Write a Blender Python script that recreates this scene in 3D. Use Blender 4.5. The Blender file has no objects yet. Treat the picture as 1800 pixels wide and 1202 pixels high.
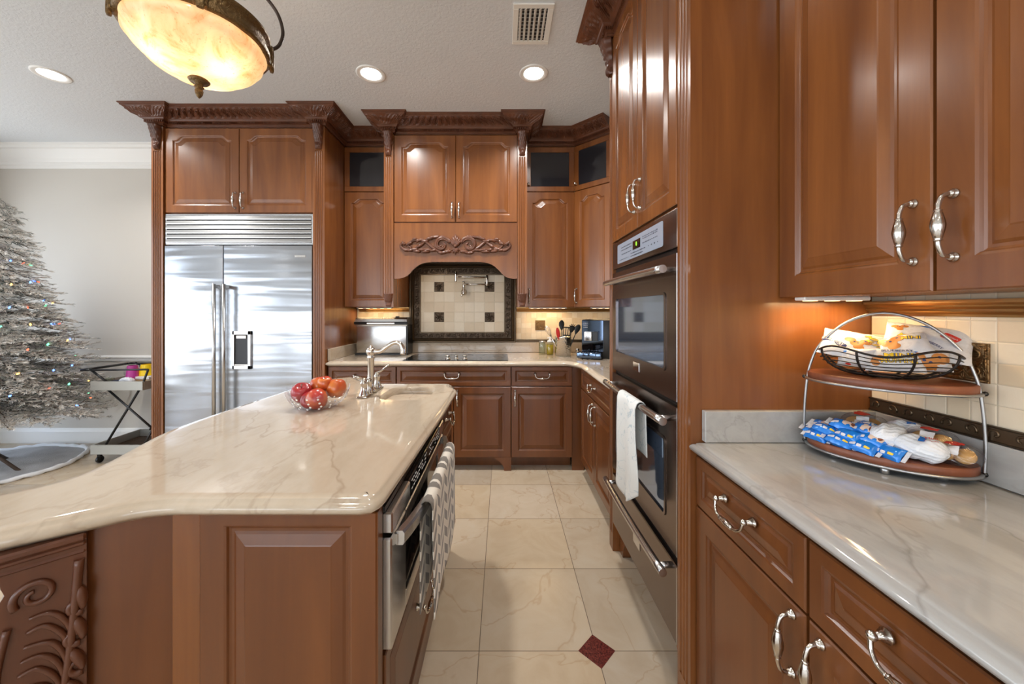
import bpy, bmesh, math, random
from mathutils import Vector, Matrix
PI = math.pi
random.seed(7)
sc = bpy.context.scene
COL = sc.collection
# ---------------------------------------------------------------- camera
cam_d = bpy.data.cameras.new('camera'); cam = bpy.data.objects.new('camera', cam_d); COL.objects.link(cam)
cam.location = (0, 0, 1.325); cam.rotation_euler = (PI/2, 0, 0)
cam_d.sensor_width = 36; cam_d.lens = 651/1800*36
cam_d.shift_x = (900-884)/1800; cam_d.shift_y = -(601-545)/1800
cam_d.clip_start = .02
sc.camera = cam
# ---------------------------------------------------------------- view, world, daylight
sc.view_settings.view_transform = 'Standard'; sc.view_settings.look = 'None'
sc.view_settings.gamma = 1; sc.view_settings.use_curve_mapping = False
sc.view_settings.exposure = 0.22
cy = sc.cycles
cy.use_denoising = True; cy.max_bounces = 10; cy.diffuse_bounces = 5; cy.glossy_bounces = 4
cy.transmission_bounces = 8; cy.transparent_max_bounces = 16
cy.sample_clamp_indirect = 4; cy.caustics_reflective = False; cy.caustics_refractive = False
W = bpy.data.worlds.new('daylight'); sc.world = W; W.use_nodes = True
wn = W.node_tree.nodes; wl = W.node_tree.links
bg = wn['Background']; tc = wn.new('ShaderNodeTexCoord'); sx = wn.new('ShaderNodeSeparateXYZ'); rp = wn.new('ShaderNodeValToRGB')
mp_ = wn.new('ShaderNodeMapRange'); mp_.inputs[1].default_value = -.4; mp_.inputs[2].default_value = .8
wl.new(tc.outputs['Generated'], sx.inputs[0]); wl.new(sx.outputs[2], mp_.inputs[0]); wl.new(mp_.outputs[0], rp.inputs[0]); wl.new(rp.outputs[0], bg.inputs[0])
e = rp.color_ramp.elements
e[0].position = 0; e[0].color = (.62, .62, .60, 1); e[1].position = 1; e[1].color = (.50, .68, 1.0, 1)
for p, c in ((.30, (.74, .74, .72, 1)), (.345, (.95, .98, 1.0, 1)), (.55, (.80, .90, 1.0, 1))):
    q = e.new(p); q.color = c
bg.inputs[1].default_value = 5.2

def area(name, loc, rot, sx_, sy_, power, color=(1, 1, 1), portal=False, shape='RECTANGLE', spread=PI):
    l = bpy.data.lights.new(name, 'AREA'); l.shape = shape; l.size = sx_; l.size_y = sy_
    l.energy = power; l.color = color; l.spread = spread
    if portal: l.cycles.is_portal = True
    o = bpy.data.objects.new(name, l); o.location = loc; o.rotation_euler = rot; COL.objects.link(o); return o
# portals that fill the window openings of the front and the left wall
FW = [(-4.6, -2.5), (-2.3, -.2), (.0, 1.0)]           # openings in the wall behind the camera (x ranges)
for (a, b) in FW: area('window_portal', ((a+b)/2, -5.02, 1.35), (PI/2, 0, PI), b-a, 2.3, 0, portal=True)
LW = [(-4.6, -2.6), (-2.3, -.3), (.0, 1.95), (2.2, 3.4)]                    # openings in the left wall (y ranges)
for (a, b) in LW: area('window_portal', (-5.06, (a+b)/2, 1.4), (PI/2, 0, -PI/2), b-a, 2.4, 0, portal=True)
# ---------------------------------------------------------------- materials
def lin(c):
    return tuple(((x/12.92) if x <= .04045 else ((x+.055)/1.055)**2.4) for x in c)
def rgb(r, g, b): return lin((r/255, g/255, b/255)) + (1,)
class NT:
    def __init__(s, name):
        s.m = bpy.data.materials.new(name); s.m.use_nodes = True; s.t = s.m.node_tree
        s.b = s.t.nodes['Principled BSDF']; s.out = s.t.nodes['Material Output']
    def n(s, typ, **kw):
        q = s.t.nodes.new('ShaderNode'+typ)
        for k, v in kw.items(): setattr(q, k, v)
        return q
    def l(s, a, b): s.t.links.new(a, b)
    def coords(s, scale=(1, 1, 1), rot=(0, 0, 0), rand=0, kind='Object', loc=(0, 0, 0)):
        c = s.n('TexCoord'); m = s.n('Mapping'); m.inputs['Scale'].default_value = scale; m.inputs['Rotation'].default_value = rot
        m.inputs['Location'].default_value = loc
        src = c.outputs[kind]
        if rand:
            oi = s.n('ObjectInfo'); mul = s.n('Math', operation='MULTIPLY'); mul.inputs[1].default_value = rand
            ad = s.n('VectorMath', operation='ADD'); cb = s.n('CombineXYZ')
            s.l(oi.outputs['Random'], mul.inputs[0]); s.l(mul.outputs[0], cb.inputs[0]); s.l(mul.outputs[0], cb.inputs[2]); s.l(mul.outputs[0], cb.inputs[1])
            s.l(src, ad.inputs[0]); s.l(cb.outputs[0], ad.inputs[1]); src = ad.outputs[0]
        s.l(src, m.inputs[0]); return m.outputs[0]
    def noise(s, vec, scale, detail=4, rough=.5, dist=0):
        q = s.n('TexNoise'); q.inputs['Scale'].default_value = scale; q.inputs['Detail'].default_value = detail
        q.inputs['Roughness'].default_value = rough; q.inputs['Distortion'].default_value = dist
        s.l(vec, q.inputs['Vector']); return q.outputs['Fac']
    def ramp(s, fac, stops):
        q = s.n('ValToRGB'); el = q.color_ramp.elements
        el[0].position, el[0].color = stops[0]; el[1].position, el[1].color = stops[-1]
        for p, c in stops[1:-1]:
            z = el.new(p); z.color = c
        s.l(fac, q.inputs[0]); return q.outputs[0]
    def mix(s, fac, a, b, blend='MIX'):
        q = s.n('Mix', data_type='RGBA', blend_type=blend)
        if isinstance(fac, (int, float)): q.inputs[0].default_value = fac
        else: s.l(fac, q.inputs[0])
        for k, v in ((6, a), (7, b)):
            if isinstance(v, tuple): q.inputs[k].default_value = v
            else: s.l(v, q.inputs[k])
        return q.outputs[2]
    def math(s, op, a, b=0.0, c=0.0):
        q = s.n('Math', operation=op)
        for k, v in ((0, a), (1, b), (2, c)):
            if isinstance(v, (int, float)): q.inputs[k].default_value = v
            else: s.l(v, q.inputs[k])
        return q.outputs[0]
    def bump(s, h, strength=.2, dist=.01):
        q = s.n('Bump'); q.inputs['Strength'].default_value = strength; q.inputs['Distance'].default_value = dist
        s.l(h, q.inputs['Height']); s.l(q.outputs[0], s.b.inputs['Normal'])
    def set(s, **kw):
        for k, v in kw.items():
            i = s.b.inputs[k.replace('_', ' ')]
            if isinstance(v, (int, float, tuple)): i.default_value = v
            else: s.l(v, i)
        return s
def simple(name, c, rough=.5, metal=0, **kw):
    t = NT(name); t.set(Base_Color=c, Roughness=rough, Metallic=metal, **kw)
    if 'Alpha' not in kw and metal < .5:
        h = t.noise(t.coords(rand=5), 90, 3); t.set(Roughness=t.math('MULTIPLY_ADD', h, .12, max(0, rough-.06)))
    return t.m
def wood(name, c1, c2, rough=.27, rand=9, coat=.25):
    t = NT(name)
    v = t.coords((1, 1, .10), rand=rand); f = t.noise(v, 11, 5, .55, .5)
    g = t.noise(t.coords((1, 1, .03), rand=rand), 120, 3, .6)
    base = t.ramp(f, [(.28, c2), (.72, c1)])
    col = t.mix(t.math('MULTIPLY', g, .35), base, c2)
    t.set(Base_Color=col, Roughness=rough, Coat_Weight=coat, Coat_Roughness=.16)
    t.bump(g, .05, .002); return t.m
M = {}
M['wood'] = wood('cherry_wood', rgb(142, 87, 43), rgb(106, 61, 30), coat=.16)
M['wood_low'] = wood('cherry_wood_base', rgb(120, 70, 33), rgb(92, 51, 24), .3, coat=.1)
M['carved'] = wood('carved_cherry', rgb(112, 66, 42), rgb(80, 45, 29), .33, coat=.15)
M['walnut'] = wood('acacia_wood', rgb(150, 88, 58), rgb(96, 52, 36), .4, coat=.0)
M['dark_wood'] = wood('dark_tray_wood', rgb(110, 84, 62), rgb(70, 52, 40), .5, coat=0)
def stone(name, base, light, vein, vs=1.0, rough=.09, rotz=.5):
    t = NT(name)
    v = t.coords((1, .45, 1), (0, 0, rotz)); w = t.noise(v, 2.2*vs, 6, .55, 1.2)
    fine = t.noise(t.coords((1, .35, 1), (0, 0, rotz)), 26, 6, .65, .4)
    vein1 = t.ramp(t.noise(v, 1.3*vs, 6, .5, .3), [(.4955, (0, 0, 0, 1)), (.500, (1, 1, 1, 1)), (.5035, (0, 0, 0, 1))])
    vein2 = t.ramp(t.noise(t.coords((1, .5, 1), (0, 0, rotz+.5), loc=(3, 1, 0)), 2.4*vs, 6, .55, .4), [(.492, (0, 0, 0, 1)), (.5, (.8, .8, .8, 1)), (.512, (0, 0, 0, 1))])
    col = t.mix(w, light, base); col = t.mix(t.ramp(fine, [(.42, (0, 0, 0, 1)), (.72, (.75, .75, .75, 1))]), col, base)
    col = t.mix(t.math('MULTIPLY', vein1, .40), col, vein); col = t.mix(t.math('MULTIPLY', vein2, .28), col, vein)
    t.set(Base_Color=col, Roughness=rough, Coat_Weight=.3, Coat_Roughness=.05); return t.m
M['stone'] = stone('cream_quartzite', rgb(184, 167, 145), rgb(203, 189, 170), rgb(138, 113, 88))
M['stone_gray'] = stone('pale_grey_quartzite', rgb(156, 155, 152), rgb(182, 180, 176), rgb(108, 104, 98), rotz=-.5)
M['steel'] = simple('brushed_steel', rgb(205, 205, 205), .24, 1)
M['nickel'] = simple('brushed_nickel', rgb(205, 198, 188), .16, 1)
M['chrome'] = simple('chrome', rgb(225, 225, 225), .07, 1)
M['dark_steel'] = simple('smoky_steel', rgb(126, 112, 104), .26, 1)
M['black'] = simple('black_plastic', rgb(22, 22, 23), .35)
M['black_gloss'] = simple('black_glass', rgb(8, 9, 11), .04, 0, Specular_IOR_Level=.8)
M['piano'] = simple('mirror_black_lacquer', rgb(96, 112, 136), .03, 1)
M['blackwire'] = simple('black_wire', rgb(38, 32, 30), .4, .6)
M['white'] = simple('white_paint', rgb(238, 237, 234), .4)
M['plate'] = simple('white_plastic', rgb(235, 234, 228), .35)
M['porcelain'] = simple('sink_porcelain', rgb(242, 240, 236), .12)
M['slate'] = simple('charcoal_metal', rgb(58, 58, 60), .4, .5)
M['silverpaint'] = simple('silver_paint', rgb(176, 175, 168), .4, .3)
M['silver'] = simple('galvanised_metal', rgb(170, 170, 170), .32, .9)
def fridge_mat():
    t = NT('fridge_steel'); t.set(Base_Color=rgb(180, 184, 190), Metallic=1.0, Roughness=.25)
    a = t.noise(t.coords((.35, 1, 4.2)), 1.6, 2, .5, .3); g = t.noise(t.coords((.02, 1, 1)), 500, 2)
    t.bump(t.math('ADD', a, t.math('MULTIPLY', g, .002)), .35, .05); return t.m
M['fridge'] = fridge_mat()
def wallpaint(name, c, bs=.12):
    t = NT(name); t.set(Base_Color=c, Roughness=.75)
    t.bump(t.noise(t.coords(), 55, 6, .6, .6), bs, .006); return t.m
M['wall'] = wallpaint('greige_paint', rgb(205, 200, 192), .05)
M['ceiling'] = wallpaint('textured_ceiling', rgb(220, 224, 228), .55)
def floor_mat():
    t = NT('travertine_floor'); P = .4572
    g = t.n('NewGeometry'); s = t.n('SeparateXYZ'); t.l(g.outputs['Position'], s.inputs[0])
    u = t.math('DIVIDE', t.math('ADD', s.outputs[0], .0925), P); v = t.math('DIVIDE', t.math('ADD', s.outputs[1], -1.440+P*20), P)
    fu = t.math('FRACT', t.math('ADD', u, 50)); fv = t.math('FRACT', v)
    eu = t.math('MINIMUM', fu, t.math('SUBTRACT', 1, fu)); ev = t.math('MINIMUM', fv, t.math('SUBTRACT', 1, fv))
    edge = t.math('MINIMUM', eu, ev); grout = t.math('LESS_THAN', edge, .0034)
    cb = t.n('CombineXYZ'); t.l(t.math('FLOOR', t.math('ADD', u, 50)), cb.inputs[0]); t.l(t.math('FLOOR', v), cb.inputs[1])
    wn_ = t.n('TexWhiteNoise', noise_dimensions='3D'); t.l(cb.outputs[0], wn_.inputs['Vector'])
    ad = t.n('VectorMath', operation='MULTIPLY_ADD'); t.l(cb.outputs[0], ad.inputs[0]); ad.inputs[1].default_value = (3.7, 5.1, 0); t.l(g.outputs['Position'], ad.inputs[2])
    n1 = t.noise(ad.outputs[0], 5, 6, .6, 1.0); n2 = t.noise(ad.outputs[0], 1.8, 5, .5, .5)
    c = t.ramp(n1, [(.3, rgb(200, 186, 166)), (.55, rgb(208, 196, 178)), (.8, rgb(212, 204, 191))])
    c = t.mix(t.ramp(n2, [(.493, (0, 0, 0, 1)), (.5, (.35, .35, .35, 1)), (.507, (0, 0, 0, 1))]), c, rgb(172, 140, 104))
    tint = t.ramp(wn_.outputs['Value'], [(0, rgb(206, 198, 190)), (.3, rgb(228, 218, 204)), (.6, rgb(234, 220, 198)), (1, rgb(240, 232, 222))])
    c = t.mix(.8, c, tint, 'MULTIPLY'); c = t.mix(grout, c, rgb(112, 98, 84))
    t.set(Base_Color=c, Roughness=t.math('MULTIPLY_ADD', n1, .15, .16)); t.bump(t.math('SUBTRACT', 1, grout), .25, .002); return t.m
M['floor'] = floor_mat()
def granite():
    t = NT('red_granite'); n = t.noise(t.coords(), 160, 4, .7)
    t.set(Base_Color=t.ramp(n, [(.35, rgb(48, 22, 22)), (.6, rgb(110, 48, 42)), (.75, rgb(150, 84, 74))]), Roughness=.15); return t.m
M['granite'] = granite()
def tiles(name, size, axis, off=(0, 0), base=None, gl=.02):
    t = NT(name)
    g = t.n('NewGeometry'); s = t.n('SeparateXYZ'); t.l(g.outputs['Position'], s.inputs[0])
    u = t.math('ADD', t.math('DIVIDE', t.math('ADD', s.outputs[axis], -off[0]), size), 100)
    v = t.math('ADD', t.math('DIVIDE', t.math('ADD', s.outputs[2], -off[1]), size), 100)
    fu = t.math('FRACT', u); fv = t.math('FRACT', v)
    edge = t.math('MINIMUM', t.math('MINIMUM', fu, t.math('SUBTRACT', 1, fu)), t.math('MINIMUM', fv, t.math('SUBTRACT', 1, fv)))
    cb = t.n('CombineXYZ'); t.l(t.math('FLOOR', u), cb.inputs[0]); t.l(t.math('FLOOR', v), cb.inputs[1])
    wn_ = t.n('TexWhiteNoise', noise_dimensions='3D'); t.l(cb.outputs[0], wn_.inputs['Vector'])
    c = t.ramp(wn_.outputs['Value'], [(0, rgb(212, 192, 160)), (.5, rgb(228, 212, 186)), (1, rgb(236, 224, 202))])
    n = t.noise(g.outputs['Position'], 24, 6, .65, .8)
    c = t.mix(t.math('MULTIPLY', n, .35), c, rgb(196, 172, 138))
    grout = t.math('LESS_THAN', edge, gl)
    c = t.mix(grout, c, rgb(206, 192, 168))
    t.set(Base_Color=c, Roughness=.35)
    h = t.n('MapRange'); h.inputs[1].default_value = 0; h.inputs[2].default_value = .07; t.l(edge, h.inputs[0])
    t.bump(t.math('ADD', h.outputs[0], t.math('MULTIPLY', n, .25)), .45, .002); return t.m
M['tile_back'] = tiles('tumbled_tile_back', .0508, 0, (.13, 1.045))
M['tile_right'] = tiles('tumbled_tile_right', .0508, 1, (1.195, 1.045))
M['tile_big'] = tiles('tumbled_tile_large', .1, 0, (-.782, 1.205), gl=.010)
def bronze(name, c1, c2, sc_=55, st=.9, rough=.36):
    t = NT(name); v = t.coords()
    vo = t.n('TexVoronoi', feature='SMOOTH_F1'); vo.inputs['Scale'].default_value = sc_; 
    n = t.noise(v, sc_*.7, 3, .5, 1.5); ww = t.n('VectorMath', operation='MULTIPLY_ADD'); ww.inputs[1].default_value = (.06, .06, .06)
    cb = t.n('CombineXYZ'); t.l(n, cb.inputs[0]); t.l(n, cb.inputs[2]); t.l(cb.outputs[0], ww.inputs[0]); t.l(v, ww.inputs[2]); t.l(ww.outputs[0], vo.inputs['Vector'])
    t.set(Base_Color=t.mix(n, c1, c2), Metallic=.75, Roughness=rough); t.bump(t.math('MULTIPLY', vo.outputs['Distance'], 1.0), st, .006); return t.m
M['bronze'] = bronze('antique_bronze_relief', rgb(92, 76, 60), rgb(60, 48, 38))
M['bronze_plain'] = simple('antique_bronze', rgb(96, 80, 62), .34, .8)
M['bronze_gold'] = simple('warm_bronze', rgb(176, 138, 88), .3, .85)
M['bronze_dec'] = bronze('bronze_relief_light', rgb(150, 118, 78), rgb(96, 72, 46), 60)
M['lampmetal'] = bronze('aged_brass_relief', rgb(132, 106, 66), rgb(80, 60, 38), 80, .7, .4)
M['iron'] = simple('dark_iron', rgb(70, 60, 54), .4, .8)
def emis(name, c, s):
    t = NT(name); t.set(Base_Color=c, Emission_Color=c, Emission_Strength=s); return t.m
M['lamp'] = emis('downlight_lens', (1, .97, .92, 1), 14)
M['led'] = emis('warm_led', (1, .72, .38, 1), 4)
def thin(name, c, a=.15, rough=.05):
    t = NT(name); tr = t.n('BsdfTransparent'); tr.inputs[0].default_value = c; gl = t.n('BsdfGlossy'); gl.inputs['Roughness'].default_value = rough
    fr = t.n('LayerWeight'); fr.inputs[0].default_value = .5; mx = t.n('MixShader'); f = t.math('MULTIPLY_ADD', t.math('POWER', fr.outputs['Facing'], 4), .55, a+.03); t.l(f, mx.inputs[0])
    t.l(tr.outputs[0], mx.inputs[1]); t.l(gl.outputs[0], mx.inputs[2]); t.l(mx.outputs[0], t.out.inputs[0]); return t.m
M['pane'] = thin('window_glass', (.97, .98, 1, 1), 0, .0)
M['plasticclear'] = thin('clear_plastic', (.93, .94, .97, 1), .04, .12)
M['jarglass'] = thin('jar_glass', (.86, .90, .84, 1), .03, .03)
M['cabglass'] = simple('smoked_cabinet_glass', rgb(38, 38, 42), .06, 0, Specular_IOR_Level=.6)
# ---------------------------------------------------------------- mesh helpers
class MB:
    def __init__(s): s.v = []; s.f = []; s.m = []; s.s = []; s.X = None
    def add(s, vs, fs, mat=0, smooth=False):
        n = len(s.v)
        if s.X is not None: vs = [tuple(s.X @ Vector(p)) for p in vs]
        s.v += [tuple(p) for p in vs]; s.f += [tuple(i+n for i in f) for f in fs]
        s.m += [mat]*len(fs); s.s += [smooth]*len(fs); return s
    def box(s, x0, x1, y0, y1, z0, z1, b=0, mat=0, seg=1):
        if b <= 0:
            vs = [(x, y, z) for x in (x0, x1) for y in (y0, y1) for z in (z0, z1)]
            return s.add(vs, [(0, 1, 3, 2), (4, 6, 7, 5), (0, 4, 5, 1), (2, 3, 7, 6), (0, 2, 6, 4), (1, 5, 7, 3)], mat)
        bm = bmesh.new(); bmesh.ops.create_cube(bm, size=1)
        for q in bm.verts: q.co = Vector(((x0+x1)/2+q.co.x*(x1-x0), (y0+y1)/2+q.co.y*(y1-y0), (z0+z1)/2+q.co.z*(z1-z0)))
        bmesh.ops.bevel(bm, geom=bm.edges[:], offset=b, segments=seg, profile=.5, affect='EDGES')
        bm.verts.index_update(); s.add([q.co[:] for q in bm.verts], [[q.index for q in f.verts] for f in bm.faces], mat, seg > 1); bm.free(); return s
    def rings(s, rings, cap0=True, cap1=True, mat=0, smooth=True, closed=True):
        n = len(rings[0]); vs = [p for r in rings for p in r]; fs = []
        for k in range(len(rings)-1):
            for i in range(n if closed else n-1):
                j = (i+1) % n; fs.append((k*n+i, k*n+j, (k+1)*n+j, (k+1)*n+i))
        s.add(vs, fs, mat, smooth)
        base = len(s.v)-len(vs)
        if cap0 and closed: s.f.append(tuple(base+i for i in range(n-1, -1, -1))); s.m.append(mat); s.s.append(False)
        if cap1 and closed: s.f.append(tuple(base+(len(rings)-1)*n+i for i in range(n))); s.m.append(mat); s.s.append(False)
        return s
    def prism(s, pts, z0, z1, mat=0, smooth=False):
        return s.rings([[(x, y, z0) for x, y in pts], [(x, y, z1) for x, y in pts]], mat=mat, smooth=smooth)
    def vprism(s, pts, y0, y1, mat=0, smooth=False):     # outline in x,z extruded along y
        return s.rings([[(x, y0, z) for x, z in pts], [(x, y1, z) for x, z in pts]], mat=mat, smooth=smooth)
    def lathe(s, prof, c=(0, 0, 0), n=24, axis='z', mat=0, lobes=0, amp=0, cap=True, smooth=True):
        rs = []
        for r, h in prof:
            ring = []
            for i in range(n):
                a = 2*PI*i/n; rr = r*(1+amp*(abs(math.cos(lobes*a/2))-.5)) if lobes else r
                x, y = rr*math.cos(a), rr*math.sin(a)
                p = {'z': (x, y, h), 'y': (x, h, y), 'x': (h, x, y)}[axis]
                ring.append((c[0]+p[0], c[1]+p[1], c[2]+p[2]))
            rs.append(ring)
        return s.rings(rs, cap, cap, mat, smooth)
    def tube(s, path, r, n=10, mat=0, closed=False, flat=1.0, up=None):
        P = [Vector(p) for p in path]; L = len(P); R = r if hasattr(r, '__len__') else [r]*L
        rs = []; prev = Vector(up) if up else None
        for i in range(L):
            if closed: d = P[(i+1) % L]-P[i-1]
            else: d = P[min(i+1, L-1)]-P[max(i-1, 0)]
            if d.length < 1e-9: d = Vector((0, 0, 1))
            d.normalize()
            if prev is None:
                prev = Vector((0, 0, 1)) if abs(d.z) < .9 else Vector((1, 0, 0))
            u = prev-d*prev.dot(d)
            if u.length < 1e-5: u = d.orthogonal()
            u.normalize(); w = d.cross(u)
            if not up: prev = u
            rs.append([tuple(P[i]+(u*math.cos(2*PI*k/n)*flat+w*math.sin(2*PI*k/n))*R[i]) for k in range(n)])
        if closed: rs.append(rs[0])
        return s.rings(rs, not closed, not closed, mat, True)
    def sphere(s, c, r, n=14, mat=0, sc=(1, 1, 1)):
        m = n//2; rs = []
        for j in range(m+1):
            t = PI*j/m; rr = max(math.sin(t), 1e-3)
            rs.append([(c[0]+sc[0]*r*rr*math.cos(2*PI*i/n), c[1]+sc[1]*r*rr*math.sin(2*PI*i/n), c[2]-sc[2]*r*math.cos(t)) for i in range(n)])
        return s.rings(rs, True, True, mat, True)
    def grid(s, fn, nu, nv, mat=0, smooth=True, cu=False):
        vs = [fn(i/nu, j/nv) for j in range(nv+1) for i in range(nu+1)]
        fs = [(j*(nu+1)+i, j*(nu+1)+i+1, (j+1)*(nu+1)+i+1, (j+1)*(nu+1)+i) for j in range(nv) for i in range(nu)]
        return s.add(vs, fs, mat, smooth)
    def mesh(s, name, mats, recalc=True):
        me = bpy.data.meshes.new(name); me.from_pydata(s.v, [], s.f)
        for m in mats: me.materials.append(M[m] if isinstance(m, str) else m)
        me.polygons.foreach_set('material_index', s.m); me.polygons.foreach_set('use_smooth', s.s)
        if recalc:
            bm = bmesh.new(); bm.from_mesh(me); bmesh.ops.recalc_face_normals(bm, faces=bm.faces[:]); bm.to_mesh(me); bm.free()
        me.update(); return me
    def build(s, name, mats, parent=None, loc=(0, 0, 0), rot=(0, 0, 0), label=None, recalc=True):
        if isinstance(mats, str) or not hasattr(mats, '__len__'): mats = [mats]
        return link(name, s.mesh(name, mats, recalc), parent, loc, rot, label)
def link(name, me, parent=None, loc=(0, 0, 0), rot=(0, 0, 0), label=None):
    o = bpy.data.objects.new(name, me); COL.objects.link(o); o.parent = parent; o.location = loc; o.rotation_euler = rot
    if label: o['label'] = label
    return o
def tag(o, label, cat, group=None, kind=None):
    o['label'] = label; o['category'] = cat
    if group: o['group'] = group
    if kind: o['kind'] = kind
    return o
def thing(name, label, cat, loc=(0, 0, 0), rz=0, group=None, kind=None):
    o = bpy.data.objects.new(name, None); COL.objects.link(o); o.empty_display_size = .05
    o.location = loc; o.rotation_euler = (0, 0, rz); return tag(o, label, cat, group, kind)
def structure(o): o['kind'] = 'structure'; return o
def copy_tree(o, parent=None):
    c = o.copy(); COL.objects.link(c); c.parent = parent
    for ch in list(o.children): copy_tree(ch, c)
    return c
def miters(path, closed=False):
    L = len(path); out = []
    for i in range(L):
        a = Vector(path[i-1]) if (i > 0 or closed) else None; b = Vector(path[i]); c = Vector(path[(i+1) % L]) if (i < L-1 or closed) else None
        ns = []
        for p, q in ((a, b), (b, c)):
            if p is not None and q is not None:
                d = (q-p).normalized(); ns.append(Vector((d.y, -d.x)))
        if len(ns) == 1: out.append(ns[0])
        else:
            m = (ns[0]+ns[1]); m.normalize(); out.append(m/max(m.dot(ns[0]), .2))
    return out
def offset_poly(pts, d):
    ms = miters(pts, True); return [(p[0]+m.x*d, p[1]+m.y*d) for p, m in zip(pts, ms)]
def sweep(mb, path, prof, z0, step=None, carve=None, mat=0, closed=False, smooth=False, caps=True):
    """profile points (outward, up) swept along a horizontal path with mitred corners"""
    ms = miters(path, closed); L = len(path); rs = []; s_acc = 0
    segs = L if closed else L-1
    for i in range(segs):
        j = (i+1) % L; ln = math.dist(path[i], path[j]); n = max(1, int(ln/step)) if step else 1
        for k in range(n if i < segs-1 else n+1):
            t = k/n; ring = []
            for q, (o, z) in enumerate(prof):
                oo = o+(carve(s_acc+t*ln, q) if carve and 0 < i+t < segs else 0)
                a = (path[i][0]+ms[i].x*oo, path[i][1]+ms[i].y*oo); b = (path[j][0]+ms[j].x*oo, path[j][1]+ms[j].y*oo)
                ring.append((a[0]+(b[0]-a[0])*t, a[1]+(b[1]-a[1])*t, z0+z))
            rs.append(ring)
        s_acc += ln
    mb.rings(rs, caps, caps, mat, smooth); return mb
def spline(pts, n=6, closed=False):
    out = []; L = len(pts)
    for i in range(L if closed else L-1):
        g = lambda k: Vector(pts[k % L]) if closed else Vector(pts[max(0, min(L-1, k))])
        p0, p1, p2, p3 = g(i-1), g(i), g(i+1), g(i+2)
        for k in range(n):
            t = k/n; out.append(tuple(.5*((2*p1)+(p2-p0)*t+(2*p0-5*p1+4*p2-p3)*t*t+(3*p1-p0-3*p2+p3)*t**3)))
    if not closed: out.append(tuple(pts[-1]))
    return out
def text_geo(body, size, bold=0):
    c = bpy.data.curves.new('t', 'FONT'); c.body = body; c.size = size; c.align_x = 'CENTER'; c.align_y = 'CENTER'; c.resolution_u = 2; c.offset = bold
    o = bpy.data.objects.new('t', c); COL.objects.link(o); dg = bpy.context.evaluated_depsgraph_get(); dg.update()
    me = bpy.data.meshes.new_from_object(o.evaluated_get(dg))
    vs = [v.co[:] for v in me.vertices]; fs = [tuple(p.vertices) for p in me.polygons]
    bpy.data.objects.remove(o); bpy.data.curves.remove(c); bpy.data.meshes.remove(me); return vs, fs
# ================================================================ room
CZ = 2.95; YB = 3.70; XR = 1.20; XL = -5.04; YF = -5.0
structure(MB().box(XL-.2, XR+.2, YF-.2, YB+.2, -.1, 0).build('floor', 'floor'))
def wall_mesh(plane, a0, a1, holes, c0, c1, axis):
    mb = MB(); edges = [a0]+[q for h in holes for q in h[:2]]+[a1]
    def bx(u0, u1, z0, z1):
        if u1-u0 < 1e-4: return
        if axis == 'x': mb.box(u0, u1, c0, c1, z0, z1)
        else: mb.box(c0, c1, u0, u1, z0, z1)
    for i in range(0, len(edges), 2): bx(edges[i], edges[i+1], 0, CZ)
    for h in holes: bx(h[0], h[1], 0, h[2]); bx(h[0], h[1], h[3], CZ)
    return mb
structure(MB().box(XL-.2, XR+.2, YF-.2, YB+.2, CZ, CZ+.1).build('ceiling', 'ceiling'))
structure(MB().box(XL, XR, YB, YB+.12, 0, CZ).build('wall_back', 'wall'))
structure(MB().box(XR, XR+.12, YF, YB+.12, 0, CZ).build('wall_right', 'wall'))
structure(wall_mesh('f', XL, XR, [(a, b, .2, 2.5) for a, b in FW], YF-.12, YF, 'x').build('wall_front', 'wall'))
structure(wall_mesh('l', YF, YB, [(a, b, .2, 2.6) for a, b in LW], XL-.12, XL, 'y').build('wall_left', 'wall'))
def window(n, u0, u1, z0, z1, c, axis):
    r = thing('window_%d' % n, 'white framed window with clear panes', 'window', kind='structure')
    r['category'] = 'window'
    mb = MB(); t = .05; mid = (u0+u1)/2
    def bx(m, a, b, d, e, w=.04):
        if axis == 'x': m.box(a, b, c-w, c+w, d, e, .004)
        else: m.box(c-w, c+w, a, b, d, e, .004)
    bx(mb, u0, u1, z0, z0+t); bx(mb, u0, u1, z1-t, z1); bx(mb, u0, u0+t, z0+t, z1-t); bx(mb, u1-t, u1, z0+t, z1-t); bx(mb, mid-t/2, mid+t/2, z0+t, z1-t)
    bx(mb, u0+t, u1-t, (z0+z1)/2+.2, (z0+z1)/2+.23, .02)
    mb.build('frame', 'white', r); g = MB(); bx(g, u0+t*.8, u1-t*.8, z0+t*.8, z1-t*.8, .004); g.build('pane', 'pane', r)
for i, (a, b) in enumerate(FW): window(i+1, a, b, .2, 2.5, YF-.06, 'x')
for i, (a, b) in enumerate(LW): window(i+4, a, b, .2, 2.6, XL-.06, 'y')
FX0, FX1 = -2.862, -1.452            # fridge cabinet
# white crown, chair rail, baseboard (back and left walls)
path = [(XL, -5.0), (XL, YB), (FX0, YB)]
prof = [(0, 0), (.008, 0), (.012, .03), (.018, .036), (.02, .06), (.035, .09), (.07, .14), (.085, .165), (.105, .172), (.11, .195), (.125, .2), (.125, .215), (0, .215)]
structure(sweep(MB(), path, prof, CZ-.215).build('trim_1', 'white'))
structure(sweep(MB(), path, [(0, 0), (.008, .002), (.014, .012), (.016, .03), (.026, .04), (.026, .05), (.012, .058), (0, .062)], .812).build('trim_2', 'white'))
structure(sweep(MB(), path, [(0, 0), (.016, 0), (.016, .115), (.011, .128), (.006, .148), (0, .15)], 0).build('baseboard_back', 'white'))
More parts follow.
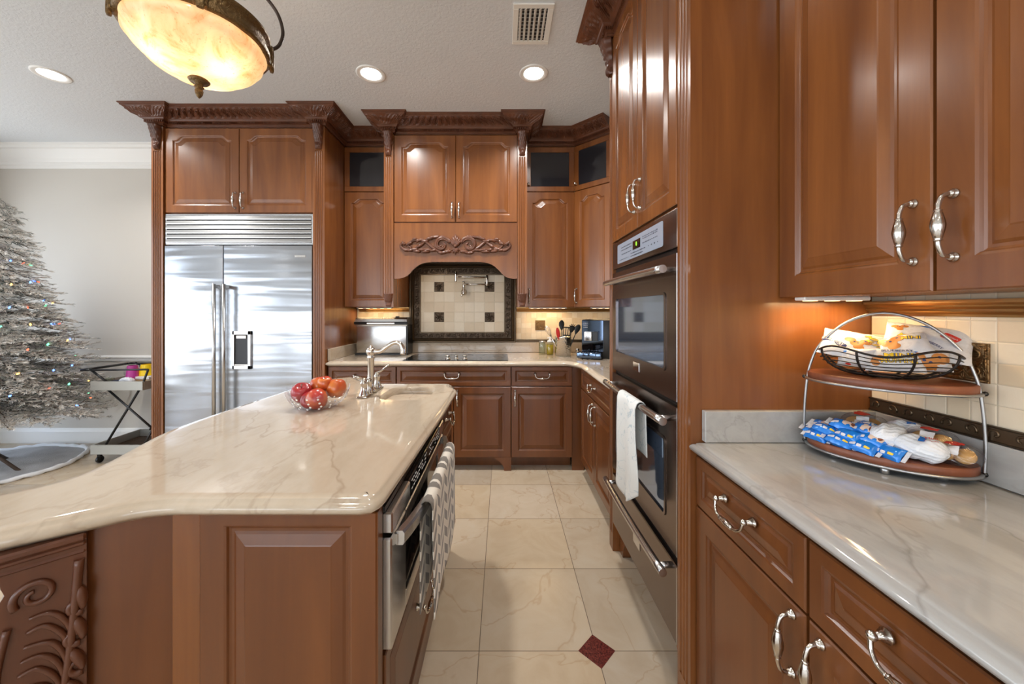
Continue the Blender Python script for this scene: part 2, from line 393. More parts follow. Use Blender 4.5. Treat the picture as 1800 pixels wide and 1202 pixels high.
# red granite inlay in the floor
mb = MB(); c = (.365, 1.44); h = .072
mb.prism([(c[0]-h, c[1]), (c[0], c[1]-h), (c[0]+h, c[1]), (c[0], c[1]+h)], .0002, .0012)
tag(mb.build('floor_inlay', 'granite'), 'small dark red granite diamond set in the floor between the island and the ovens', 'floor inlay', kind='structure')

# ================================================================ cabinet kit
def door_mesh(w, h, t=.02, stile=.062, arch=False, mat=0, flat=False, rail=None):
    """raised-panel front; local x 0..w, z 0..h, face at y=-t"""
    mb = MB(); NS = 26
    drop = .035 if arch else 0
    def loop(d, y, a):
        x0, x1 = d, w-d; pts = [(x0, y, d), (x1, y, d)]
        ztop = h-d+((stile-rail)*min(1, d/stile) if rail else 0)
        s0 = stile+.020; ramp = .055
        for k in range(NS+1):
            x = x1+(x0-x1)*k/NS
            if a:   # dense samples around the shoulders
                kk = k/NS
                lst = [0, .012, .02]+[.02+.055*j/8 for j in range(1, 9)]
                if k < 11: x = x1-(lst[k]*1.0) if True else x
                elif k > NS-11: x = x0+lst[NS-k]
                else: x = (x1-lst[10])+((x0+lst[10])-(x1-lst[10]))*(k-10)/(NS-20)
                e_ = min(x-x0, x1-x); g = min(1, max(0, (e_-.02)/.055)); g = g*g*(3-2*g)
                pts.append((x, y, ztop-drop*(1-g)))
            else: pts.append((x, y, ztop))
        return pts
    L = [(0, 0, 0), (0, -t+.003, 0), (.003, -t, 0), (stile-.002, -t, arch), (stile+.003, -t+.002, arch), (stile+.006, -t+.007, arch), (stile+.010, -t+.009, arch)]
    if flat: L.append((stile+.012, -t+.010, arch))
    else: L += [(stile+.016, -t+.009, arch), (stile+.022, -t+.006, arch), (stile+.044, -t+.001, arch), (stile+.047, -t, arch)]
    rs = [loop(*q) for q in L]
    n = len(rs[0]); vs = [p for r in rs for p in r]; fs = []
    for k in range(len(rs)-1):
        for i in range(n):
            j = (i+1) % n; fs.append((k*n+i, k*n+j, (k+1)*n+j, (k+1)*n+i))
    fs.append(tuple((len(rs)-1)*n+i for i in range(n))); fs.append(tuple(range(n-1, -1, -1)))
    mb.add(vs, fs, mat); return mb
def pull_mesh(kind, L=.118):
    """bulb-centred cabinet pull; 'v' upright arc, 'h' drop bail with ball posts"""
    mb = MB(); h = L/2
    if kind == 'v':
        for s in (-1, 1): mb.lathe([(.010, 0), (.010, -.003), (.007, -.005), (.0075, -.008), (.004, -.012)], (0, 0, s*h), 12, 'y')
        P = spline([(0, -.008, -h), (0, -.024, -h*.92), (0, -.031, -h*.66), (0, -.032, -h*.5)], 4)
        mb.tube(P, .0042, 8); mb.tube([(x, y, -z) for x, y, z in P], .0042, 8)
        prof = [(.0042, -.5), (.0065, -.47), (.005, -.43), (.0062, -.4), (.0095, -.15), (.0105, 0), (.0095, .15), (.0062, .4), (.005, .43), (.0065, .47), (.0042, .5)]
        mb.lathe([(r, z*h) for r, z in prof], (0, -.032, 0), 16, 'z', lobes=8, amp=.16)
    else:
        for s in (-1, 1):
            mb.lathe([(.012, 0), (.012, -.003), (.008, -.006), (.009, -.009), (.005, -.013), (.005, -.02)], (s*h, 0, 0), 12, 'y')
            mb.sphere((s*h, -.025, 0), .0082, 10)
            mb.tube(spline([(s*h, -.027, -.004), (s*h*.93, -.030, -.02), (s*h*.72, -.033, -.031), (s*h*.45, -.034, -.034)], 4), .0038, 8)
        prof = [(.004, -.45), (.0062, -.42), (.0048, -.38), (.006, -.35), (.0085, 0), (.006, .35), (.0048, .38), (.0062, .42), (.004, .45)]
        mb.lathe([(r, x*h) for r, x in prof], (0, -.034, -.034), 14, 'x', lobes=8, amp=.12)
    return mb.mesh('pull', ['nickel'])
PULLV = pull_mesh('v', .125); PULLH = pull_mesh('h', .118)
KNOB = MB().lathe([(.009, 0), (.009, -.002), (.005, -.004), (.004, -.012), (.010, -.017), (.012, -.022), (.009, -.027), (.002, -.029)], (0, 0, 0), 14, 'y').mesh('knob', ['nickel'])
def front(root, kind, x0, x1, z0, z1, arch=False, pull=None, wood_='wood', stile=.062, y=0):
    """a door or drawer front as part of a cabinet, its pull as sub-part"""
    w, h = x1-x0, z1-z0
    if kind == 'glass':
        mb = MB(); s = stile*.75
        for a in ((0, w, 0, s), (0, w, h-s, h), (0, s, s, h-s), (w-s, w, s, h-s)): mb.box(a[0], a[1], -.02, 0, a[2], a[3], .0025)
        o = mb.build('door', wood_, root, (x0, y, z0))
        MB().box(s-.004, w-s+.004, -.011, -.007, s-.004, h-s+.004).build('glass_pane', 'cabglass', o, label='dark glass pane')
    else:
        o = door_mesh(w, h, arch=arch, stile=stile).build('door' if kind == 'door' else 'drawer', wood_, root, (x0, y, z0))
    if pull:
        t, px, pz = pull
        me = {'v': PULLV, 'h': PULLH, 'k': KNOB}[t]
        link('knob' if t == 'k' else 'handle', me, o, (px-x0, -.02, pz-z0))
    return o
def fluted(mb, x0, x1, y0, y1, z0, z1, n=4, d=.006, mat=0):
    """fluted pilaster shaft; front at y0"""
    w = x1-x0; m = w*.14; fw = (w-2*m)/n; pts = [(x0, y1), (x0, y0)]
    for k in range(n):
        a = x0+m+fw*k
        pts += [(a+fw*.12, y0)]+[(a+fw*(.5-.38*math.cos(PI*j/6)), y0+d*math.sin(PI*j/6)) for j in range(1, 6)]+[(a+fw*.88, y0)]
    pts += [(x1, y0), (x1, y1)]
    return mb.prism(pts, z0, z1, mat)
def acanthus(w, h, proj):
    """carved leaf bracket: x -w/2..w/2, z 0..-h, sticks out to -y"""
    mb = MB()
    def fn(u, v):
        s = 2*u-1; out = proj*((1-v)**1.3*.8+.22+.16*math.exp(-((v-.88)/.09)**2)-.1*math.exp(-((v-.7)/.1)**2))
        wd = 1-.45*v**1.5+.1*math.sin(v*9*PI)*.4
        rib = .09*math.cos(s*5*PI+v*3)*math.sin(v*7*PI)+.12*math.cos(s*PI/2)
        if v == 0 or v == 1: rib = 0
        edge = math.sqrt(max(0, 1-s**4))
        return (s*w/2*wd, -(out*(.25+.75*edge)+proj*rib*edge), -v*h)
    mb.grid(fn, 16, 34)
    mb.box(-w/2*.6, w/2*.6, -proj*.25, .0, -h*.96, 0)
    return mb.mesh('carving', ['carved'])
CORBEL = acanthus(.082, .19, .060)
CORBEL_S = acanthus(.076, .11, .028)
CR = [(0, 0), (.008, 0), (.014, .006), (.010, .012), (.016, .018), (.022, .020), (.024, .022), (.024, .037), (.030, .039), (.036, .044), (.040, .050)]
CR += [(.046+.074*(k/10)**1.3+.010*math.sin(PI*k/10), .054+.050*k/10) for k in range(11)]
CR += [(.126, .108), (.126, .114), (.136, .120), (.136, .127), (0, .127)]
def crown_carve(s, q):
    if q in (6, 7): return .006 if (s/.011) % 1 < .55 else -.002
    if 11 <= q <= 21:
        k = (q-11)/10; P = .062; ph = (s/P) % 1; env = math.sin(PI*k)
        c = abs(ph-.5)*2
        leaf = math.cos(PI*(c-.15*k)*1.1)
        veins = math.sin((s+(.018*k if ph > .5 else -.018*k))/.0105*2*PI)
        return env*(.012*leaf+.005*veins+.004*math.sin(k*4*PI+ph*2*PI))
    return 0
def crown(root, path, name='crown_molding'):
    return sweep(MB(), path, CR, CZ-.1275, .0036, crown_carve).build(name, 'carved', root, label='carved leaf crown moulding')
def pilaster(root, x0, x1, z0, z1, depth=.035, back=.05, top=2.823, foot=0, corb=True, wood_='wood', n=4, lowcarve=False):
    mb = MB(); y0 = -depth
    fl0 = z0+.09 if (foot or lowcarve) else z0; fl1 = min(z1, top)-.20 if corb else z1
    fluted(mb, x0, x1, y0, back, fl0, fl1, n, mat=0)
    if fl0 > z0: mb.box(x0, x1, y0, back, z0, fl0, .0)
    mb.box(x0, x1, y0, back, fl1, z1, .0)
    o = mb.build('pilaster', wood_, root)
    if corb: link('carved_bracket', CORBEL, o, ((x0+x1)/2, y0+.002, top))
    if lowcarve: link('carved_bracket', CORBEL_S, o, ((x0+x1)/2, y0+.002, z0+.112))
    return o
def body(root, x0, x1, y0, y1, z0, z1, wood_='wood', name='cabinet_body', toe=None, open_=None):
    mb = MB()
    if open_:      # hollow shell with a shelf, opening z range
        a, b = open_
        mb.box(x0, x1, y0, y1, z0, a, .001); mb.box(x0, x1, y0, y1, b, z1, .001)
        mb.box(x0, x0+.018, y0, y1, a, b); mb.box(x1-.018, x1, y0, y1, a, b); mb.box(x0+.018, x1-.018, y1-.012, y1, a, b)
    else: mb.box(x0, x1, y0, y1, z0, z1, .001)
    if toe: mb.box(x0, x1, y0+toe, y1, 0, z0)
    return mb.build(name, wood_, root)

# ---------------------------------------------------------------- refrigerator cabinet
w = FX1-FX0
r = thing('refrigerator_cabinet', 'tall cherry cabinet framing the steel refrigerator, with two doors above it', 'cabinet', (FX0, 3.05, 0))
mb = MB(); mb.box(0, .05, .05, .645, 0, 2.823); mb.box(w-.05, w, .05, .645, 0, 2.823); mb.box(.05, w-.05, .0, .645, 2.115, 2.823)
mb.build('cabinet_body', 'wood', r)
pilaster(r, 0, .095, 0, 2.823, foot=1); pilaster(r, w-.095, w, 0, 2.823, foot=1)
front(r, 'door', .098, .702, 2.122, 2.812, True, ('v', .672, 2.222))
front(r, 'door', .706, w-.098, 2.122, 2.812, True, ('v', .736, 2.222))
crown(r, [(-.004, .64), (-.004, -.039), (.099, -.039), (.099, -.002), (w-.099, -.002), (w-.099, -.039), (w+.004, -.039), (w+.004, .36)])
# ---------------------------------------------------------------- refrigerator
X0, X1 = FX0+.100, FX1-.100
r = thing('refrigerator', 'built-in stainless side-by-side refrigerator with an ice and water dispenser', 'refrigerator', (X0, 3.03, 0))
w = X1-X0
MB().box(0, w, .03, .64, .02, 2.108, .002).build('cabinet_body', 'slate', r)
mb = MB(); mb.box(.0, w, -.002, .03, 1.862, 1.872); mb.box(.0, w, -.002, .03, 2.098, 2.108); mb.box(0, .012, -.002, .03, 1.87, 2.1); mb.box(w-.012, w, -.002, .03, 1.87, 2.1)
for k in range(6):
    z = 1.872+k*.0377
    mb.rings([[(x, .022, z+.003), (x, -.009, z+.003), (x, -.011, z+.010), (x, -.004, z+.033), (x, .022, z+.033)] for x in (.012, w-.012)], smooth=False)
mb.build('grille', 'steel', r)
def fdoor(x0, x1, name):
    mb = MB(); mb.box(x0, x1, -.012, .028, .10, 1.852, .004, seg=2); return mb.build('door', 'fridge', r)
dl = fdoor(.004, .480, 'l'); dr = fdoor(.486, w-.004, 'r')
MB().box(.02, w-.02, .035, .06, .0, .1).build('kick_plate', 'slate', r)
for d, x in ((dl, .445), (dr, .524)):
    mb = MB(); mb.tube([(x, -.062, .45), (x, -.062, 1.535)], .0135, 16)
    for z in (.47, 1.515): mb.box(x-.011, x+.011, -.062, -.012, z-.014, z+.014, .003)
    mb.build('handle', 'steel', d)
# dispenser recess on the right door
dx0, dx1, dz0, dz1 = .565, .715, .845, 1.155
mb = MB()
for a in ((dx0, dx1, dz0, dz0+.03), (dx0, dx1, dz1-.03, dz1), (dx0, dx0+.016, dz0, dz1), (dx1-.025, dx1, dz0, dz1)): mb.box(a[0], a[1], -.026, -.010, a[2], a[3], .002)
dd = mb.build('dispenser', 'steel', dr)
MB().box(dx0+.014, dx1-.023, -.0145, -.0125, dz0+.028, dz1-.028).build('dispenser_recess', 'slate', dd, label='dark dispenser recess')
MB().box(dx0+.03, dx1-.04, -.022, -.014, dz1-.062, dz1-.036, .002).build('dispenser_spout', 'nickel', dd); MB().box(dx0+.018, dx1-.027, -.024, -.014, dz0+.03, dz0+.04, .001).build('dispenser_lip', 'nickel', dd)
bd = MB(); bd.box(w-.145, w-.055, -.0145, -.012, 1.755, 1.775, .001); bd.build('badge', 'chrome', dr)
# ---------------------------------------------------------------- hood cabinet
HX0, HX1 = -1.008, .204; w = HX1-HX0
r = thing('range_hood_cabinet', 'cherry hood cabinet above the cooktop with carved scroll ornament and arched valance', 'cabinet', (HX0, 3.17, 0))
mb = MB(); mb.box(.0, .078, .0, .525, 1.352, 2.823); mb.box(w-.078, w, .0, .525, 1.352, 2.823); mb.box(.078, w-.078, 0, .525, 2.062, 2.823); mb.box(.078, w-.078, .02, .525, 1.80, 1.82)
mb.build('cabinet_body', 'wood', r)
pilaster(r, 0, .080, 1.352, 2.823, back=0, lowcarve=True, n=3); pilaster(r, w-.080, w, 1.352, 2.823, back=0, lowcarve=True, n=3)
front(r, 'door', .083, w/2-.002, 2.074, 2.812, True, ('v', w/2-.030, 2.175)); front(r, 'door', w/2+.002, w-.083, 2.074, 2.812, True, ('v', w/2+.030, 2.175))
# arched valance
cx = w/2; hw = w/2-.082
half = [(0, 1.735), (.20, 1.735), (.27, 1.726), (.32, 1.705), (.36, 1.672), (.39, 1.640), (.42, 1.612), (.46, 1.597), (.49, 1.592), (hw, 1.592)]
half = spline(half[:2], 1)+spline(half[1:], 4)[1:] if False else half[:1]+spline(half[1:9], 4)+[half[9]]
low = [(cx-x, z) for x, z in reversed(half)]+[(cx+x, z) for x, z in half[1:]]
mb = MB(); n = len(low); top = [(x, 2.066) for x, z in low]
vs = [(x, -.02, z) for x, z in low]+[(x, -.02, z) for x, z in top]+[(x, .002, z) for x, z in low]+[(x, .002, z) for x, z in top]
fs = []
for i in range(n-1):
    fs += [(i, i+1, n+i+1, n+i), (2*n+i, 3*n+i, 3*n+i+1, 2*n+i+1), (i, 2*n+i, 2*n+i+1, i+1), (n+i, n+i+1, 3*n+i+1, 3*n+i)]
fs += [(0, n, 3*n, 2*n), (n-1, 3*n-1, 4*n-1, 2*n-1)]
mb.add(vs, fs); val = mb.build('valance', 'wood', r)
# carved scroll ornament
mb = MB()
def leaf(mb, x, z, ang, L, r_, y=-.026, bend=.5):
    P = []; R = []
    for k in range(7):
        t = k/6; a = ang+bend*t
        P.append((x+L*t*math.cos(a), y-.006*math.sin(PI*t), z+L*t*math.sin(a))); R.append(max(.0006, 1.55*r_*math.sin(PI*min(1, .25+.75*t))**.8))
    mb.tube(P, R, 8, flat=1, up=(0, 1, 0))
def spiral(mb, cx_, cz, r0, r1, a0, a1, rad0, rad1, y=-.027, n=40):
    P = []; R = []
    for k in range(n+1):
        t = k/n; a = a0+(a1-a0)*t; rr = r0+(r1-r0)*t; P.append((cx_+rr*math.cos(a), y-.005*math.sin(PI*t), cz+rr*math.sin(a))); R.append(rad0+(rad1-rad0)*t)
    mb.tube(P, R, 9); return P
oz = 1.872
for s in (1, -1):
    mb.X = Matrix.Translation((cx, 0, oz)) @ Matrix.Diagonal((s, 1, 1, 1)); mb.X = Matrix(mb.X)
    P = spiral(mb, .115, .005, .072, .016, 2.9, -4.2, .016, .009)                        # big inner scroll
    spiral(mb, .115, .005, .055, .014, 2.7, -3.0, .007, .005, y=-.034)
    mb.sphere((.115+.016, -.030, -.008), .012, 10)
    C = spline([(.05, -.04), (.11, -.06), (.19, -.02), (.26, .035), (.33, .045), (.385, .03), (.40, 0), (.375, -.02)], 5)
    mb.tube([(x, -.027, z) for x, z in C], [.014-.005*i/len(C) for i in range(len(C))], 8)
    C2 = spline([(.14, .075), (.22, .06), (.30, .0), (.37, -.035), (.44, -.03), (.465, .0), (.445, .022), (.425, .008)], 5)
    mb.tube([(x, -.027, z) for x, z in C2], [.014-.004*i/len(C2) for i in range(len(C2))], 8)
    for (x, z, a, L, b) in ((.17, .07, .2, .09, -.7), (.20, .055, .5, .07, -.9), (.23, .04, -.3, .08, .4), (.16, -.03, -.6, .07, .5), (.20, -.035, -.2, .09, .3), (.25, -.03, -.4, .08, .5),
                            (.29, .01, -.9, .06, .5), (.27, .04, .6, .07, -.9), (.32, -.03, -.3, .08, .5), (.36, -.035, -.5, .06, .6), (.40, -.04, -.2, .06, .6), (.33, .05, .7, .05, -1.2), (.37, .02, .1, .06, -.6),
                            (.43, .01, .3, .04, .6), (.06, .04, 1.2, .06, -.9), (.085, .06, .9, .07, -.9), (.04, -.045, -.5, .07, .6), (.10, -.062, -.1, .06, .2), (.22, -.05, 0, .08, -.1), (.30, -.05, 0, .07, .1)):
        leaf(mb, x, z, a, L, .0085, bend=b)
mb.X = Matrix.Translation((cx, 0, oz))
for k in range(7):
    a = PI/2+(k-3)*.36; leaf(mb, .0, .0, a, .10-.012*abs(k-3), .0105, y=-.028, bend=-(k-3)*.12)
for k in range(5): leaf(mb, .0, -.02, -PI/2+(k-2)*.4, .06-.008*abs(k-2), .008, bend=(k-2)*.1)
mb.sphere((0, -.036, -.004), .016, 12)
mb.X = None; mb.build('scroll_ornament', 'carved', val, label='carved acanthus scroll ornament')
mb = MB(); mb.box(.12, w-.12, .05, .48, 1.785, 1.80, .002); mb.build('hood_insert', 'slate', r)
mb = MB(); mb.lathe([(.03, 0), (.03, -.008), (.001, -.008)], (.30, .10, 1.785), 16); mb.build('hood_light', 'lamp', r)
area('hood_lamp', (HX0+.3, 3.27, 1.77), (0, 0, 0), .06, .06, .8, (1, .85, .65), shape='DISK')
crown(r, [(-.004, .36), (-.004, -.039), (.084, -.039), (.084, -.002), (w-.084, -.002), (w-.084, -.039), (w+.004, -.039), (w+.004, .36)])
# ---------------------------------------------------------------- upper cabinets of the back wall
def upper(name, label, loc, rz, w, d, hinge, glass=True):
    r = thing(name, label, 'cabinet', loc, rz)
    body(r, 0, w, 0, d, 1.352, 2.823, open_=(2.42, 2.80))
    s = .035 if hinge == 'l' else w-.035      # pull side
    front(r, 'glass', .003, w-.003, 2.408, 2.812, False, ('k', .026, 2.47) if hinge == 'r' else None)
    front(r, 'door', .003, w-.003, 1.354, 2.402, True, ('v', .032, 1.455) if hinge == 'r' else None)
    return r
ul = upper('upper_cabinet', 'tall narrow wall cabinet with glass top door between refrigerator and hood', (-1.450, 3.40, 0), 0, .440, .295, 'l')
crown(ul, [(0, -.002), (.44, -.002)])
ur = upper('upper_cabinet', 'tall narrow wall cabinet with glass top door just right of the hood', (.206, 3.40, 0), 0, .448, .295, 'r')
crown(ur, [(0, -.002), (.452, -.002), (.452+.26, .258-.52)])
ud = upper('corner_cabinet', 'angled corner wall cabinet with glass top door beside the oven tower', (.660, 3.394, 0), -PI/4, .376, .20, 'r')
# under-cabinet light fixtures
def strip(x, y, z, L, rz, power, parent_label):
    r = thing('undercabinet_light', parent_label, 'light', (x, y, z), rz)
    mb = MB(); mb.box(-L/2, L/2, -.02, .02, -.012, 0, .003); mb.build('housing', 'white', r)
    mb = MB(); n = max(3, int(L/.06))
    for k in range(n): MB().box(-L/2+L*(k+.3)/n, -L/2+L*(k+.7)/n, -.012, .012, -.0135, -.012).build('lens', 'led', r)
    area('strip_lamp', (x, y, z-.016), (0, 0, rz), L, .03, power*.30, (1, .68, .34))
strip(-1.23, 3.56, 1.352, .34, 0, 4.0, 'slim warm strip light under the wall cabinet left of the hood')
strip(.43, 3.56, 1.352, .36, 0, 4.2, 'slim warm strip light under the wall cabinet right of the hood')
strip(.93, 3.42, 1.352, .26, -PI/4, 2.6, 'slim warm strip light under the angled corner cabinet')
# ---------------------------------------------------------------- base cabinets
def base(name, label, loc, rz, w, d, fronts, toe=.10, z1=.864, group=None, feet=None):
    r = thing(name, label, 'cabinet', loc, rz)
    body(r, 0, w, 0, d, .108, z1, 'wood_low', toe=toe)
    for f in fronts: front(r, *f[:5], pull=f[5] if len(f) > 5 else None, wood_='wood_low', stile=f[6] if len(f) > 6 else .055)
    for fx in (feet or []):
        s = 1 if fx[1] == 'l' else -1
        pts = spline([(fx[0], 0), (fx[0]+s*.055, 0), (fx[0]+s*.062, .03), (fx[0]+s*.085, .065), (fx[0]+s*.13, .10), (fx[0]+s*.14, .112)], 3)+[(fx[0], .112)]
        MB().vprism(pts, -.018, .02).build('bracket_foot', 'wood_low', r)
    return r
DZ = (.700, .858); DR = (.112, .692)
base('base_cabinet', 'base cabinet with one drawer beside the refrigerator, left of the cooktop', (-1.450, 3.07, 0), 0, .571, .62,
     [('drawer', .010, .568, *DZ, ('h', .29, .79), .032), ('door', .010, .286, *DR, ('v', .26, .60)), ('door', .290, .568, *DR, ('v', .317, .60))])
base('base_cabinet', 'wide base cabinet under the cooktop with one long drawer and bracket feet', (-.878, 3.07, 0), 0, .946, .62,
     [('drawer', .003, .943, *DZ, ('h', .46, .80), .032), ('door', .003, .471, *DR, ('v', .44, .60)), ('door', .475, .943, *DR, ('v', .505, .60))], feet=[(.0, 'l'), (.946, 'r')])
base('base_cabinet', 'base cabinet with one drawer and one door, right of the cooktop', (.069, 3.07, 0), 0, .505, .62,
     [('drawer', .003, .502, *DZ, ('h', .255, .80), .032), ('door', .003, .502, *DR, ('v', .032, .60))])
r = base('corner_base_cabinet', 'corner base cabinet with two doors between the back counter and the oven tower', (.65, 3.02, 0), -PI/2, .915, .53,
     [('drawer', .03, .905, *DZ, ('h', .44, .79), .032), ('door', .03, .455, *DR, ('v', .42, .60)), ('door', .459, .905, *DR, ('v', .495, .60))])
MB().box(-.060, -.045, -.078, .02, .0, .864).build('filler_strip', 'wood_low', r)
# ---------------------------------------------------------------- stone tops of the back run
def ogee_top(outline, z0, z1, hole=None, mat='stone', name='countertop', fine=True):
    """outline ccw-from-above is given clockwise so that offset_poly's positive side is outside"""
    T = z1-z0
    prof = [(-.030, 0), (-.010, 0), (-.004, -.003), (-.002, -.007), (0.004, -.009), (.010, -.014), (.012, -.020), (.010, -.027), (.004, -.032), (-.006, -T)] if fine else \
           [(-.03, 0), (-.006, 0), (-.001, -.003), (.0, -.008), (.0, -T*.75), (-.004, -T)]
    mb = MB(); rs = [[(x, y, z1+dz) for x, y in offset_poly(outline, o)] for o, dz in prof]
    n = len(outline); mb.rings(rs, False, True, 0, True)
    bm = bmesh.new(); ov = [bm.verts.new(p) for p in rs[0]]; eds = [bm.edges.new((ov[i], ov[(i+1) % n])) for i in range(n)]
    if hole:
        hv = [bm.verts.new((x, y, z1)) for x, y in hole]; m = len(hole); eds += [bm.edges.new((hv[i], hv[(i+1) % m])) for i in range(m)]
    bmesh.ops.triangle_fill(bm, use_beauty=True, use_dissolve=False, edges=eds); bm.verts.index_update()
    mb.add([v.co[:] for v in bm.verts], [[v.index for v in f.verts] for f in bm.faces], 0, False); bm.free()
    if hole:
        mb.rings([[(x, y, z1) for x, y in hole], [(x, y, z0) for x, y in hole]], False, False, 0, True)
        mb.f = [f for f in mb.f if True]
    me = mb.mesh(name, [mat]); bm = bmesh.new(); bm.from_mesh(me); bmesh.ops.remove_doubles(bm, verts=bm.verts[:], dist=1e-5); bmesh.ops.recalc_face_normals(bm, faces=bm.faces[:]); bm.to_mesh(me); bm.free()
    return link(name, me)
o = ogee_top([(-1.436, 3.032), (-1.436, 3.684), (1.186, 3.684), (1.186, 2.116), (.612, 2.116), (.612, 2.84), (.592, 2.93), (.55, 3.015), (.52, 3.03)][::-1], .865, .905, mat='stone')
tag(o, 'L-shaped cream stone countertop along the back wall, holding the cooktop', 'countertop')
mb = MB(); mb.box(-1.449, 1.197, 3.674, 3.696, .9055, 1.005, .002); mb.box(-1.449, -1.427, 3.06, 3.673, .9055, 1.005, .002); mb.box(1.176, 1.197, 2.107, 3.673, .9055, 1.005, .002)
tag(mb.build('backsplash_ledge', 'stone'), 'low cream stone upstand behind the back countertop', 'upstand')
# tile on the back wall
structure(MB().box(-1.449, 1.197, 3.688, 3.6995, 1.005, 1.36).build('trim_3', 'tile_back'))
def listello(name, x0, x1, y0, y1, z0, z1, mat, ax, label):
    """raised scroll band: real relief of running scrolls on a bronze strip"""
    mb = MB(); mb.box(x0, x1, y0, y1, z0, z1, .0015); L = (x1-x0) if ax == 'x' else (y1-y0); h = z1-z0; n = max(1, int(L/(h*1.15))); st = L/n
    for k in range(n):
        c = st*(k+.5); P = []
        for j in range(15):
            a = -.5+j/14*5.2; rr = h*.36*(1-j/14*.75); P.append((c+rr*math.cos(a)*(1 if k % 2 else -1), rr*math.sin(a)))
        if ax == 'x': path = [(x0+p, y0-.0005, (z0+z1)/2+q) for p, q in P]
        else: path = [(x0-.0005, y0+p, (z0+z1)/2+q) for p, q in P]
        mb.tube(path, h*.075, 5)
    for zz in (z0+h*.06, z1-h*.06):
        if ax == 'x': mb.tube([(x0, y0, zz), (x1, y0, zz)], h*.06, 6)
        else: mb.tube([(x0, y0, zz), (x0, y1, zz)], h*.06, 6)
    return mb
for (a, b, s) in ((-1.427, -.93, 'left of'), (.135, 1.17, 'right of')):
    tag(listello('border', a, b, 3.680, 3.688, 1.006, 1.034, 'bronze_plain', 'x', '').build('tile_border', 'bronze_plain'), 'narrow bronze scroll tile border %s the framed cooktop tile panel' % s, 'tile border')
def cornice(path):
    return sweep(MB(), path, [(0, 0), (.008, 0), (.010, .006), (.007, .011), (.016, .014), (.020, .020), (.016, .026), (.018, .030), (.028, .036), (.028, .044), (0, .044)], 1.308)
tag(cornice([(-1.427, 3.688), (-.93, 3.688)]).build('tile_cornice', 'bronze_gold'), 'gold bronze moulding strip under the wall cabinet left of the hood', 'tile moulding')
tag(cornice([(.135, 3.688), (1.19, 3.688)]).build('tile_cornice', 'bronze_gold'), 'gold bronze moulding strip under the wall cabinets right of the hood', 'tile moulding')
# ---------------------------------------------------------------- framed tile panel behind the cooktop
r = thing('tile_mural', 'framed beige tile mural on the wall behind the cooktop with dark bronze border', 'tile mural', (0, 0, 0))
px0, px1, pz0, pz1 = -.924, .130, 1.006, 1.795
ix0, ix1, iz0, iz1 = -.812, .012, 1.108, 1.672
MB().box(ix0-.02, ix1+.02, 3.672, 3.687, iz0-.02, iz1+.02).build('tile_field', 'tile_big', r)
mb = MB()
def fr(a, b, y):      # picture-frame ring between insets a and b (fractions) at depth y
    pass
def frame_ring(mb, prof):   # prof: (t 0 outer..1 inner, y)
    rs = []
    for t, y in prof:
        x0 = px0+(ix0-px0)*t; x1 = px1+(ix1-px1)*t; z0 = pz0+(iz0-pz0)*t; z1 = pz1+(iz1-pz1)*t
        rs.append([(x0, y, z0), (x1, y, z0), (x1, y, z1), (x0, y, z1)])
    mb.rings(rs, False, False, 0, False)
frame_ring(mb, [(0, 3.687), (0, 3.655), (.05, 3.650), (.12, 3.650), (.16, 3.658), (.20, 3.656), (.24, 3.648), (.30, 3.646), (.34, 3.652), (.40, 3.662), (.42, 3.668)])
frame_ring(mb, [(.90, 3.668), (.92, 3.660), (.97, 3.660), (1.0, 3.668), (1.0, 3.672)])
mb.build('frame', 'bronze_plain', r)
mb = MB(); frame_ring(mb, [(.40, 3.668), (.92, 3.668), (1, 3.670)])
def scrolls(mb, x0, z0, x1, z1, h):
    L = math.dist((x0, z0), (x1, z1)); n = int(L/(h*1.1)); ux, uz = (x1-x0)/L, (z1-z0)/L
    for k in range(n):
        c = L*(k+.5)/n; s = 1 if k % 2 else -1; P = []
        for j in range(15):
            a = -.5+j/14*5.4; rr = h*.42*(1-j/14*.75); p, q = rr*math.cos(a)*s, rr*math.sin(a)*s
            P.append((x0+ux*(c+p)-uz*q, 3.664, z0+uz*(c+p)+ux*q))
        mb.tube(P, h*.07, 5)
        for q in (-1, 1): mb.tube([(x0+ux*(c+h*.5*t)-uz*q*h*(.15+.3*t), 3.664, z0+uz*(c+h*.5*t)+ux*q*h*(.15+.3*t)) for t in (-.2, .2, .6)], [h*.03, h*.08, h*.02], 5)
t = .66; x0 = px0+(ix0-px0)*t; x1 = px1+(ix1-px1)*t; z0 = pz0+(iz0-pz0)*t; z1 = pz1+(iz1-pz1)*t
for q in ((x0, z0, x1, z0), (x0, z1, x1, z1), (x0, z0, x0, z1), (x1, z0, x1, z1)): scrolls(mb, *q, .05)
mb.build('scroll_border', 'bronze', r, label='raised scroll border of dark bronze')
for xx in (-.682, -.182):
    for zz in (1.205, 1.505):
        mb = MB(); mb.box(xx+.002, xx+.098, 3.669, 3.674, zz+.002, zz+.098, .001)
        c = (xx+.05, zz+.05)
        for k in range(8):
            a = k*PI/4; mb.tube([(c[0]+.008*math.cos(a), 3.669, c[1]+.008*math.sin(a)), (c[0]+.022*math.cos(a+.1), 3.666, c[1]+.022*math.sin(a+.1)), (c[0]+.036*math.cos(a), 3.669, c[1]+.036*math.sin(a))], [.003, .005, .001], 6)
        mb.sphere((c[0], 3.668, c[1]), .007, 8); mb.build('accent_tile', 'bronze', r, label='dark embossed accent tile')
